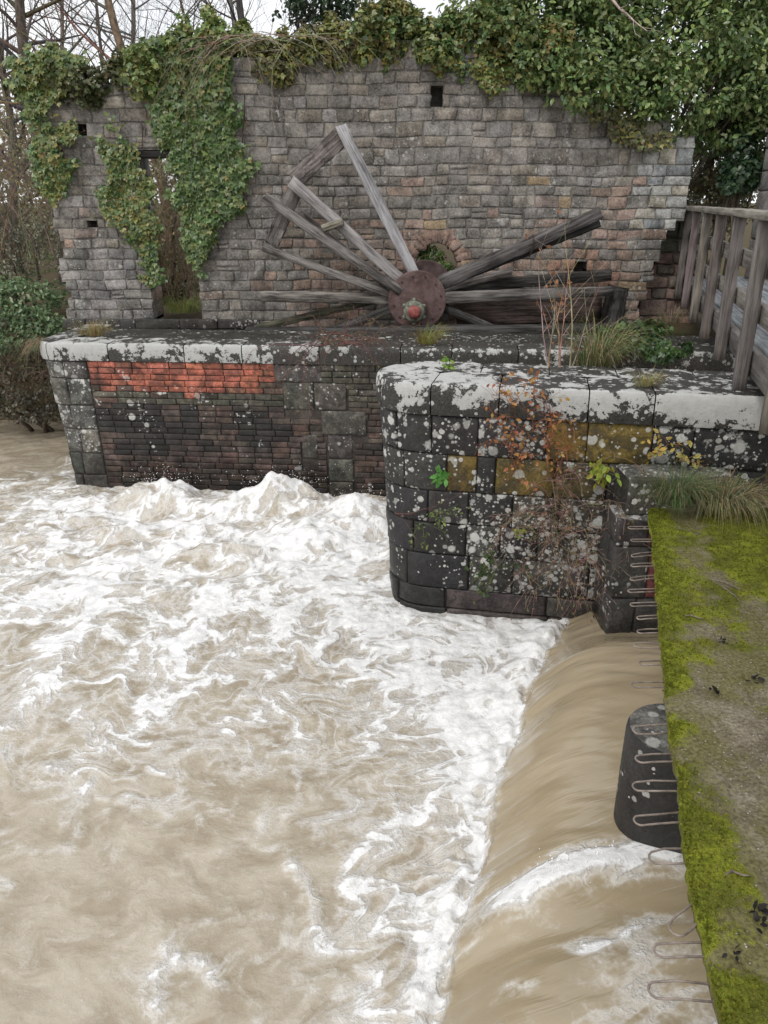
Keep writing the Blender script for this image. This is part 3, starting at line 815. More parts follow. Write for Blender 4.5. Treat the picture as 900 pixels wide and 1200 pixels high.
mossv = mossv+.6*sstep(4.2, 4.9, YY)*sstep(.28, .5, W[None, :])+.24*sstep(2.9, 3.9, YY)
mossv = mossv-.45*sstep(2.9, 2.2, YY)*sstep(.14, .3, W[None, :])-.9*edgeprox*sstep(.1, .45, fbm(XX*0+3, YY*3.1, 3, 40)[:, :])
mossv = np.clip(mossv, 0, 1)
hz = .008*fbm(XX*3, YY*3, 4, 21)+.004*fbm(XX*20, YY*20, 2, 22)+.022*mossv*(.5+.9*fbm(XX*11, YY*11, 3, 23))
drop = -.022*np.exp(-W/.012)[None, :]
ZZ = ZS+hz+drop
V = np.stack([XX, YY, ZZ], 2).reshape(-1, 3)
idx = np.arange(NY*NX).reshape(NY, NX)
F = np.stack([idx[:-1, :-1], idx[:-1, 1:], idx[1:, 1:], idx[1:, :-1]], 2).reshape(-1, 4)
# edge skirt and underside, far end skirt
def addv(v):
    global V
    b = len(V); V = np.concatenate([V, v]); return np.arange(b, b+len(v))
s1 = addv(np.stack([EX-.004+.006*fbm(Ys*14, Ys*0, 2, 3), Ys, ZS-.045+0*Ys], 1)); s2 = addv(np.stack([EX+.02, Ys, ZS-.085+0*Ys], 1)); s3 = addv(np.stack([EX+1.6, Ys, ZS-.085+0*Ys], 1))
sk = [np.stack([idx[1:, 0], idx[:-1, 0], s1[:-1], s1[1:]][::-1], 1), np.stack([s1[1:], s1[:-1], s2[:-1], s2[1:]][::-1], 1), np.stack([s2[1:], s2[:-1], s3[:-1], s3[1:]][::-1], 1)]
tp = idx[-1, :]; bt_ = addv(np.stack([XX[-1], YY[-1], ZZ[-1]*0+ZS-.085], 1)); sk.append(np.stack([tp[:-1], tp[1:], bt_[1:], bt_[:-1]][::-1], 1))
F = np.concatenate([F]+sk)
mossattr = np.zeros(len(V)); mossattr[:NY*NX] = mossv.ravel(); mossattr[s1] = .75*np.clip(.5+fbm(Ys*4, Ys*0+8, 3, 44), 0, 1)
me = bpy.data.meshes.new('slab'); me.from_pydata((V-np.array(slab.location)).tolist(), [], F.tolist())
a = me.attributes.new('moss', 'FLOAT', 'POINT'); a.data.foreach_set('value', mossattr.astype(np.float32))
def mat_slab():
    m, nt = newmat('mossy_concrete'); k = NT(nt); P = k.obj(); ms = k.attr('moss', 'Fac')
    n = k.noise(P, 7, 6, .7); n2 = k.noise(P, 60, 4, .65); n3 = k.noise(P, 190, 3, .6)
    soil = k.mix(k.mapr(n, .35, .65), (.13, .108, .075), (.24, .21, .155))
    soil = k.mul(soil, k.mapr(n2, .3, .7, .6, 1.4))
    soil = k.mix(k.math('MULTIPLY', k.mapr(k.noise(P, 2.3, 5, .7), .36, .56), .75), soil, k.mul(k.mix(n3, (.10, .095, .03), (.16, .15, .05)), k.mapr(n2, .3, .7, .6, 1.4)))
    v = k.voro(P, 75); sep = k.n('ShaderNodeSeparateColor'); k.put(sep.inputs[0], v.outputs['Color'])
    peb = k.math('MULTIPLY', k.mapr(v.outputs['Distance'], .22, .32, 1, 0), k.math('GREATER_THAN', sep.outputs[0], .82))
    soil = k.mix(peb, soil, k.mix(sep.outputs[1], (.26, .24, .21), (.48, .46, .42)))
    f = k.mapr(k.math('ADD', ms, k.math('ADD', k.math('MULTIPLY', k.math('SUBTRACT', n2, .5), .9), k.math('MULTIPLY', k.math('SUBTRACT', n, .5), .8))), .28, .62)
    green = k.mix(k.mapr(k.noise(P, 5, 4, .6), .38, .62), (.10, .105, .018), (.19, .21, .022))
    green = k.mul(green, k.mapr(n3, .3, .7, .6, 1.4))
    b = k.mix(f, soil, green)
    h = k.math('ADD', k.math('MULTIPLY', n2, .6), k.math('ADD', k.math('MULTIPLY', n3, .4), k.math('MULTIPLY', peb, .4)))
    k.out(k.bsdf(b, .95, k.bump(h, .8, .012), .15)); return m
M['slab'] = mat_slab()
finish('slab', me, M['slab'], slab)
# moss shoots, thick where the moss grows
rs = np.random.RandomState(5)
n = 60000; wy = rs.uniform(0.9, 5.6, n); ww = rs.uniform(0, 1, n)**1.5*1.0
iy = np.clip(((wy+1.2)/6.82*(NY-1)).astype(int), 0, NY-1); iw = np.clip(np.searchsorted(W, ww), 0, NX-1)
ok = mossv[iy, iw] > .3+.5*rs.uniform(0, 1, n); wy = wy[ok]; ww = ww[ok]; iy = iy[ok]; iw = iw[ok]; n = len(wy)
P = np.stack([EX[iy]+ww, wy, ZZ[iy, iw]-.003], 1)
leaf_mesh('moss', P, rs.normal(0, 1, (n, 3))+np.array([-.3, -.6, .2]), rs.normal(0, .5, (n, 3))+np.array([0, 0, 1.]), rs.uniform(.006, .016, n),
          pick(rs, [(.15, .17, .022), (.18, .20, .024), (.125, .14, .02)], n, .15), M['dry'], slab, TINY)
slab.children[-1]['kind'] = 'stuff'
# hairpins
loops = [(618, 0), (633, 0), (648, 0), (661, 0), (675, 0), (691, 0), (707, 0), (722, 0), (739, 0), (757, 0), (776, 0), (802, 0), (853, 0), (888, 0), (920, 0), (957, 0), (1002, .1), (1068, .9), (1112, 0), (1163, 0)]
for py, bent in loops:
    p = at_z(float(np.interp(py, [q[1] for q in edge_px], [q[0] for q in edge_px])), py, ZS-.03)
    L = rg.uniform(.11, .175)*(1.15 if py > 880 else 1)*(.72 if bent > .5 else 1); w = rg.uniform(.018, .026)*(1.25 if py > 850 else 1); x0 = edge_x(p[1])
    pts = [(.06, -w), (-L*.5, -w*rg.uniform(.8, 1.1)), (-L+w, -w*.95)]
    for i in range(1, 6): a = -math.pi/2-math.pi*i/6; pts.append((-L+w+w*math.cos(a), w*math.sin(a)))
    pts += [(-L+w, w*.95), (-L*.5, w*rg.uniform(.9, 1.3)), (.06, w)]
    rot = bent*.75+rg.uniform(-.1, .1); dz = rg.uniform(-.12, .03); c, s = math.cos(rot), math.sin(rot)
    P3 = [(x0+.0+(c*a-s*b) if a < .05 else x0+.05, p[1]+(s*a+c*b), ZS-.032+(dz*a*-1 if a < 0 else 0)) for a, b in pts]
    mb = MB(); mb.tube(P3, .0042, 6); o = mb.build('rebar_loop', M['steel'], slab)
    if bent > .5: o['label'] = 'wire loop bent askew'

# round concrete pier under the slab
rp = thing('concrete_pier', 'dark round nosed concrete pier rising from the weir beneath the mossy ledge', 'pier', (1.52, 3.42, -.3))
mb = MB(); cx, cy, rr = 1.505, 3.42, .24; dirx, diry = math.cos(math.radians(-15)), math.sin(math.radians(-15))
prof = []
for i in range(25):
    a = math.radians(75+15-15+180*i/24+0); prof.append((cx+rr*math.cos(a), cy+rr*math.sin(a)))
prof = [(cx+.9*dirx+rr*math.cos(math.radians(75)), cy+.9*diry+rr*math.sin(math.radians(75)))]+prof+[(cx+.9*dirx+rr*math.cos(math.radians(255)), cy+.9*diry+rr*math.sin(math.radians(255)))]
zs = [-.3, .2, .5, .75, 1.0, 1.03, 1.05]; ins = [1.02, 1.01, 1.005, 1.0, .99, .975, .93]; vs = []
for z, k in zip(zs, ins):
    for (x, y) in prof: vs.append((cx+(x-cx)*k, cy+(y-cy)*k, z+.004*n1(x*9, y*9+z*5, 4)))
w = len(prof); fs = [(j*w+i, j*w+i+1, (j+1)*w+i+1, (j+1)*w+i) for j in range(len(zs)-1) for i in range(w-1)]
fs.append(tuple((len(zs)-1)*w+i for i in range(w)))
mb.add(vs, fs[:-1], (.03, .028, .027), [(.35 if z > .98 else (.12 if z > .7 else .0)) for z in zs for _ in prof], .3)
mb.build('pier_shaft', M['pier'], rp)
top = MB(); cxs = cx+.45*dirx; cys = cy+.45*diry; tv = []; kk_ = [1., .8, .55, .3, .05]
for q in kk_:
    for i in range(w): X_, Y_ = vs[(len(zs)-1)*w+i][:2]; tv.append((cxs+(X_-cxs)*q, cys+(Y_-cys)*q, 1.052+.02*(1-q)+.006*n1(X_*q*14, Y_*q*14, 6)))
top.add(tv, [(j*w+i, j*w+i+1, (j+1)*w+i+1, (j+1)*w+i) for j in range(4) for i in range(w-1)], (.17, .165, .15), .35, .6); top.build('pier_top', M['pier'], rp)

# ------------------------------------------------------------------ footbridge with timber railing
fb = thing('footbridge', 'grey timber footbridge with post and rail side running back to the wall', 'footbridge', (3.4, 7.6, 2.2))
rd = Vector((math.sin(math.radians(15)), math.cos(math.radians(15)), 0)); rx = Vector((rd.y, -rd.x, 0)); O = Vector((2.84, 6.28, 0))
def rp_(s, off, z): q = O+rd*s+rx*off; return (q.x, q.y, z)
for i in range(-4, 6):
    s = i*1.33; mb = MB()
    mb.beam(rp_(s, 0, 2.19+(.0 if i < 2 else .0)), rp_(s, 0, 3.47), .10, .10, side=tuple(rd), n=10, jit=.003, rng=rg, col=tint((.85, .8, .77), rg, .15), moss=.3); mb.build('post', M['rail'], fb)
for zc, h in ((3.12, .15), (2.78, .15)):
    mb = MB(); mb.beam(rp_(-5.6, .09, zc), rp_(6.9, .09, zc), h, .04, side=tuple(rx), n=30, jit=.003, rng=rg, col=(1.1, 1.08, 1.0), bev=.1); mb.build('rail', M['rail'], fb)
mb = MB(); mb.beam(rp_(-5.6, .02, 3.503), rp_(6.9, .02, 3.503), .06, .19, side=tuple(rx), n=34, jit=.003, rng=rg, col=(1.15, 1.15, 1.05), bev=.1, moss=.3); mb.build('handrail', M['rail'], fb)
mb = MB(); mb.beam(rp_(-5.6, .1, 2.40), rp_(6.9, .1, 2.40), .2, .07, side=tuple(rx), n=30, jit=.003, rng=rg, col=(.7, .7, .7)); mb.build('edge_beam', M['rail'], fb)
mb = MB()
for j in range(8):
    o = .21+j*.155; mb.beam(rp_(-5.6, o, 2.5), rp_(6.9, o, 2.5), .04, .145, side=tuple(rx), n=24, jit=.002, rng=rg, col=tint((1.25, 1.4, 1.55), rg, .1), bev=.1)
mb.build('deck', M['rail'], fb)
for i in range(-4, 6):
    mb = MB(); mb.beam(rp_(i*1.33, 1.5, 2.3), rp_(i*1.33, 1.5, 3.47), .11, .11, side=tuple(rd), n=6, jit=.003, rng=rg); mb.build('post', M['rail'], fb)
for zc in (3.12, 2.78):
    mb = MB(); mb.beam(rp_(-5.6, 1.42, zc), rp_(6.9, 1.42, zc), .15, .04, side=tuple(rx), n=20, jit=.003, rng=rg, col=(1.1, 1.08, 1.)); mb.build('rail', M['rail'], fb)
mb = MB(); mb.beam(rp_(-5.6, 1.48, 3.503), rp_(6.9, 1.48, 3.503), .06, .19, side=tuple(rx), n=20, jit=.003, rng=rg, col=(1.15, 1.15, 1.05)); mb.build('handrail', M['rail'], fb)

# ------------------------------------------------------------------ water wheel
WY = 11.55
hub = at_y(489, 352, WY)
wh = thing('water_wheel', 'broken timber water wheel with few grey spokes round a rusty iron hub', 'water wheel', (hub[0], WY, hub[2]-.7))
def disc(c, r, t, name, mat, col=(1, 1, 1), n=44, bolts=0, parent=wh):
    mb = MB(); vs = []; fs = []
    for (y, q) in ((c[1]+t/2, r), (c[1]-t/2+.01, r), (c[1]-t/2, r-.012)):
        for i in range(n): a = 2*math.pi*i/n; vs.append((c[0]+q*math.cos(a), y, c[2]+q*math.sin(a)))
    for j in range(2):
        for i in range(n): fs.append((j*n+i, (j+1)*n+i, (j+1)*n+(i+1) % n, j*n+(i+1) % n))
    fs.append(tuple(range(n))); fs.append(tuple(2*n+i for i in range(n-1, -1, -1)))
    mb.add(vs, fs, col)
    o = mb.build(name, mat, parent, False)
    for i in range(bolts):
        a = 2*math.pi*i/bolts+.2; b = MB(); q = r*.82
        b.tube([(c[0]+q*math.cos(a), c[1]-t/2+.004, c[2]+q*math.sin(a)), (c[0]+q*math.cos(a), c[1]-t/2-.02, c[2]+q*math.sin(a))], .014, 6, (.5, .45, .45)); b.build('bolt', mat, o, False)
    return o
disc(hub, .41, .05, 'hub_disc', M['rust'], (1.15, 1.05, 1.05), bolts=12)
disc((hub[0]+.14, WY+.62, hub[2]+.1), .41, .05, 'hub_disc', M['rust'], (.8, .75, .75))
ax = MB(); ax.tube([(hub[0], WY-.2, hub[2]-.1), (hub[0], WY+.9, hub[2]-.1)], .13, 18, (.7, .65, .6)); axo = ax.build('axle', M['rust'], wh)
# bearing: greenish flanged collar with lugs and red shaft end
ac = (hub[0]-.05, WY-.2, hub[2]-.13)
cap = MB()
cap.tube([(ac[0], ac[1]+.16, ac[2]), (ac[0], ac[1]-.02, ac[2]), (ac[0], ac[1]-.06, ac[2])], [.15, .15, .125], 20)
for i in range(6):
    a = math.pi/6+i*math.pi/3; cap.tube([(ac[0]+.155*math.cos(a), ac[1]+.1, ac[2]+.155*math.sin(a)), (ac[0]+.155*math.cos(a), ac[1]-.01, ac[2]+.155*math.sin(a))], .03, 6)
cap.build('bearing_collar', M['greenpaint'], axo)
cap = MB(); cap.tube([(ac[0], ac[1], ac[2]), (ac[0], ac[1]-.1, ac[2]), (ac[0], ac[1]-.13, ac[2]), (ac[0], ac[1]-.135, ac[2])], [.095, .09, .06, .035], 16); cap.build('shaft_end', M['redpaint'], axo)
def spoke(a, b, w, t, mat, col=(1, 1, 1), Y0=WY+.06, Y1=None, w1=None, name='spoke', jit=.008, label=None, moss=0.):
    mb = MB(); mb.beam(at_y(a[0], a[1], Y0), at_y(b[0], b[1], Y1 if Y1 else Y0), w, t, n=16, jit=jit, col=col, rng=rg, w1=w1, moss=moss); o = mb.build(name, M[mat], wh)
    if label: o['label'] = label
    return o
spoke((490, 330), (399, 148), .15, .12, 'woodpale', (1, 1, 1.02), label='long pale silver spoke')
spoke((478, 335), (341, 212), .15, .12, 'woodpale', (.9, .87, .85), Y0=WY+.1)
spoke((470, 342), (310, 231), .13, .12, 'wood', (.95, .92, .9), Y0=WY+.02)
spoke((470, 348), (352, 250), .10, .10, 'wood', (.8, .75, .72), Y0=WY+.55)
spoke((465, 346), (309, 291), .13, .12, 'wood', (1, .96, .92), Y0=WY+.12, w1=.09)
spoke((460, 350), (308, 347), .15, .12, 'wood', (1.05, 1, .92), Y0=WY+.2, moss=.4)
spoke((516, 332), (704, 249), .2, .1, 'wood', (.62, .6, .6), Y0=WY+.05, w1=.16, label='thick dark spoke rising to the right')
spoke((515, 335), (703, 262), .12, .1, 'woodblack', (.9, .9, .9), Y0=WY+.22, w1=.09)
spoke((512, 340), (600, 318), .12, .1, 'wood', (.9, .85, .82), Y0=WY+.5)
spoke((520, 349), (716, 341), .16, .14, 'wood', (.72, .69, .67), Y0=WY+.05, w1=.13)
spoke((515, 338), (716, 322), .16, .12, 'woodblack', (1.2, 1.15, 1.1), Y0=WY+.62)
spoke((520, 360), (600, 395), .12, .1, 'woodblack', (1, 1, 1), Y0=WY+.1)
spoke((465, 360), (370, 395), .12, .1, 'woodblack', (1, 1, 1), Y0=WY+.1)
# rim boards
spoke((402, 158), (343, 212), .25, .07, 'wood', (.9, .82, .8), Y0=WY+.2, Y1=WY+.3, name='rim_board', jit=.014)
spoke((349, 215), (318, 287), .2, .07, 'wood', (.9, .85, .82), Y0=WY+.2, Y1=WY+.2, name='rim_board', jit=.012)
spoke((724, 336), (714, 388), .2, .5, 'woodblack', (.7, .7, .7), Y0=WY+.3, name='rim_board', jit=.012)
spoke((378, 268), (402, 260), .1, .16, 'wood', (1.2, 1.15, .95), Y0=WY-.04, name='cleat', jit=.003)
mb = MB(); q = at_y(624, 283, WY+.0)
mb.tube([(q[0], q[1], q[2]+.08), (q[0]+.02, q[1]-.02, q[2]-.02), (q[0], q[1], q[2]-.12), (q[0]-.03, q[1], q[2]-.2)], .011, 5, (.4, .3, .3)); mb.build('iron_hook', M['rust'], wh)

# timbers lying in the wheel pit
tb = thing('pit_timber', 'long black sill timber lying along the wheel pit in front of the hub', 'timber', at_y(500, 388, 11.3))
mb = MB(); mb.beam(at_y(290, 389, 11.3), at_y(745, 385, 11.2), .12, .2, n=24, col=(1, 1, 1), rng=rg, jit=.008); mb.build('sill_beam', M['woodblack'], tb)
tb = thing('pit_timber', 'slanting dark timber propped low in the pit left of the hub', 'timber', at_y(300, 383, 12.0))
mb = MB(); mb.beam(at_y(300, 385, 12.0), at_y(440, 352, 12.0), .1, .1, n=12, col=(1.6, 1.6, 1.1), rng=rg, moss=.6); mb.build('prop_beam', M['woodblack'], tb)
tb = thing('pit_timber', 'broad dark plank standing in the pit right of the hub', 'timber', at_y(620, 380, 12.15))
mb = MB(); mb.beam(at_y(535, 365, 12.15), at_y(705, 362, 12.15), .36, .08, n=14, col=(1.4, 1.05, .95), rng=rg, jit=.012); mb.build('plank', M['woodblack'], tb)

# ------------------------------------------------------------------ water
def grid1(segs):
    out = []
    for a, b, n in segs: out += list(np.linspace(a, b, n, endpoint=False))
    return np.array(out+[segs[-1][1]])
GX = grid1([(-60, -16, 14), (-16, -7, 60), (-7, -4.5, 90), (-4.5, 2.2, 340), (2.2, 4, 30), (4, 40, 12)])
GY = grid1([(-40, -1, 14), (-1, 2.0, 50), (2.0, 5.5, 210), (5.5, 10.3, 240), (10.3, 14.2, 60), (14.2, 17, 8)])
X, Y = np.meshgrid(GX, GY)
foot_y = np.array([-40, 1.0, 2.6, 3.3, 3.74, 4.3, 4.87, 5.5, 6.05, 6.6]); foot_x = np.array([-14, -.32, .21, .42, .594, .76, .95, 1.2, 1.47, 1.8])
def footx(y): return np.interp(y, foot_y, foot_x)
fx = footx(Y)+.07*fbm(Y*1.6, Y*0+2, 3, 60)
D = (X-fx)*.94                                            # signed distance right of the foot of the fall
# velocity field: jet from the wheel race curling round an eddy, weir outflow, turbulence
def psi_noise(x, y): return .30*fbm(x*.75, y*.75, 3, 70)+.10*fbm(x*2.2, y*2.2, 2, 75)
def vel(x, y):
    dx, dy = x+.1, y-5.8; r = np.hypot(dx, dy)+.25
    s = 1.15*np.exp(-(r-2.2)**2/5.0)+.35
    vx = -dy/r*s; vy = dx/r*s
    vx = vx-.55*sstep(-1, -4, x); e = .02
    vx = vx+(psi_noise(x, y+e)-psi_noise(x, y-e))/(2*e); vy = vy-(psi_noise(x+e, y)-psi_noise(x-e, y))/(2*e)
    return vx, vy
ax_, ay_ = X.copy(), Y.copy(); mid = None
for i in range(12):
    vx, vy = vel(ax_, ay_); ax_ -= vx*.085; ay_ -= vy*.085
    if i == 3: mid = (ax_.copy(), ay_.copy())
rid = 1-np.abs(fbm(ax_*.95, ay_*.95, 3, 80))*3.2
rid2 = 1-np.abs(fbm(mid[0]*2.1+5, mid[1]*2.1, 3, 85))*3.4
rid3 = 1-np.abs(fbm(mid[0]*5+9, mid[1]*5, 3, 88))*3.0
patch = fbm(ax_*.7+3, ay_*.7, 3, 90)
turb = fbm(X*3.2, Y*3.2, 4, 95)
# chop
far = sstep(6.0, 9.3, Y)*sstep(-5.5, -3.0, X)*sstep(1.6, .6, X)
qs = 1-.55*sstep(7.2, 4.2, Y+.25*X)
H = qs*(.035*fbm(ax_*1.6, ay_*1.6, 4, 100)+.015*fbm(X*5, Y*5, 3, 101))
H += far*(.17*fbm(X*1.15+2, Y*1.9, 3, 103)+.05*fbm(X*4, Y*4, 3, 104))
H += .10*np.exp(-((Y-8.2-.2*X)/1.0)**2)*fbm(X*1.4, Y*2, 3, 106)*sstep(-5, -3, X)
waves = [(-2.72, 9.42, .42, .30, .30), (-1.25, 9.28, .55, .36, .33), (-.35, 8.95, .5, .3, .2), (-3.6, 9.35, .5, .3, .14), (-1.9, 9.0, .8, .25, .12), (-.75, 8.5, .8, .3, .15), (-2.6, 8.5, .9, .22, .10), (-1.6, 8.0, 1.0, .22, .09)]
wf = np.zeros_like(X)
for (wx, wy, sx, sy, hh) in waves:
    yy = Y-wy-.12*fbm(X*2.2, Y*2.2, 2, 109)
    g = np.exp(-((X-wx)/sx)**2-(yy/sy)**2); H += hh*g*(1+.35*turb); wf = np.maximum(wf, np.exp(-((X-wx)/(sx*1.25))**2-((yy-.12)/(sy*.9))**2)*min(1, hh*4))
# fall: convex sheet
sheet = sstep(-.05, .07, D)
prof = np.clip(D/.62, 0, 1); prof = 1-(1-prof)**2.1
step = (.46-.2*sstep(5.2, 5.9, Y))*prof
wk = np.exp(-((Y-3.14-.18*(X-1.2)-.06*fbm(X*4, Y*0, 2, 118))/.12)**2)*sstep(-.05, .3, D)   # wake thrown off the round pier
H = H*(1-sheet)+sheet*(step+.022*fbm(X*1.2, Y*4.0, 3, 110)+.006*fbm(X*3, Y*14, 2, 111)+.02*np.sin(Y*2.9+.6)*prof)
dpy = Y-3.1-.25*(X-1.2)
H += sheet*(-.05*np.exp(-((dpy+.22)/.22)**2)*prof+.05*np.exp(-(dpy/.12)**2)*prof)
H += (1-sheet)*np.exp(-(D/.28)**2)*(.04+.10*turb)+np.exp(-(D/.1)**2)*(.03+.05*fbm(X*8, Y*8, 3, 113))          # boil at the foot
# foam
De = D-.10*fbm(X*5, Y*5, 3, 121)-.10*fbm(X*2, Y*2, 2, 122)
foot = np.exp(-np.clip(-De, 0, 9)/(.24+.34*sstep(3.2, 5., Y)))*sstep(.10, -.02, De)
foot = foot*(.95+.5*fbm(X*2.2, Y*2.2, 3, 120))
def band(pts, w):
    b = np.zeros_like(X)
    P_ = [at_z(px, py, .0)[:2] for px, py in pts]
    wob_x = .16*fbm(X*1.6, Y*1.6, 3, 130); wob_y = .16*fbm(X*1.6+7, Y*1.6, 3, 131)
    for (p, q) in zip(P_[:-1], P_[1:]):
        dx, dy = q[0]-p[0], q[1]-p[1]; t = np.clip(((X-p[0])*dx+(Y-p[1])*dy)/(dx*dx+dy*dy), 0, 1)
        dist = np.hypot(X+wob_x-p[0]-t*dx, Y+wob_y-p[1]-t*dy); b = np.maximum(b, np.exp(-(dist/w)**2))
    return b
main = band([(340, 655), (395, 690), (450, 745), (490, 790), (540, 840), (560, 900)], .30)
main2 = band([(470, 720), (560, 745), (640, 760)], .30)
arcs = np.maximum.reduce([band([(440, 602), (330, 650), (250, 700), (200, 780), (170, 850)], .13), band([(300, 600), (200, 640), (100, 690), (0, 720)], .2),
                          band([(120, 700), (60, 790), (0, 850)], .12), band([(190, 760), (215, 810), (130, 880), (60, 905)], .13), band([(420, 660), (350, 690), (330, 750)], .10),
                          band([(430, 640), (300, 640), (180, 620), (60, 590)], .22)])
low = np.maximum(band([(470, 940), (430, 1010), (418, 1070)], .06), .8*np.maximum(band([(350, 1010), (370, 1060), (385, 1105)], .06), band([(180, 1170), (200, 1110), (250, 1130), (262, 1160)], .05)))
calm = sstep(7.2, 4.2, Y+.25*X)                               # quiet brown water towards the lower left
web = sstep(.45, 1.0, rid)*.9+sstep(.5, 1., rid2)*.55+sstep(.55, 1., rid3)*.25
foam = web*(.32+.4*patch)*(1-.75*calm)
foam += .06+.17*sstep(4.2, 7.3, Y)*(1+1.2*patch)*sstep(-8, -5, X)+.10*sstep(4.0, 5.2, Y)*sstep(8.4, 7.2, Y)
foam += .5*wf*(1+.9*turb)
foam += main*(.5+.6*turb)+main2*(.5+.5*turb)+arcs*(.44+.35*turb+.12*rid2)+low*(.5+.5*turb)
foam = np.maximum(foam*sstep(.06, -.02, De), 0)*sstep(.6, -.3, D)+foot*.85
# wall wash: foam against the piers
foam += .5*np.exp(-np.abs(Y-9.55+.083*X)/.25)*(Y < 9.7)*sstep(-3.9, -3.4, X)*(.6+1.1*turb)
quiet_l = sstep(-4.3, -5.0, X)*sstep(9.6, 11.5, Y); foam *= (1-.85*quiet_l)
foam += sheet*(wk*1.15*(1+.9*turb)*sstep(2.2, 1.1, X))
foam += sheet*.5*sstep(3.0, 2.6, Y)*sstep(.1, .6, D)*np.clip(.45+1.5*fbm(X*2.2, Y*5, 3, 140), 0, 1)
foam = np.clip(foam, 0, 1.6)
H += .03*np.clip(foam, 0, 1)*(1-sheet)*(.4+turb)
ZW = H
me = bpy.data.meshes.new('water'); ny, nx = X.shape; idx = np.arange(nx*ny).reshape(ny, nx)
V = np.stack([X, Y, ZW], 2).reshape(-1, 3).astype(np.float32)
F = np.stack([idx[:-1, :-1], idx[:-1, 1:], idx[1:, 1:], idx[1:, :-1]], 2).reshape(-1)
me.vertices.add(len(V)); me.vertices.foreach_set('co', V.ravel()); me.loops.add(len(F)); me.loops.foreach_set('vertex_index', F.astype(np.int32))
me.polygons.add(len(F)//4); me.polygons.foreach_set('loop_start', (np.arange(len(F)//4)*4).astype(np.int32)); me.update(calc_edges=True)
for nm, arr in (('foam', foam), ('sheet', sheet)):
    a = me.attributes.new(nm, 'FLOAT', 'POINT'); a.data.foreach_set('value', arr.astype(np.float32).ravel())
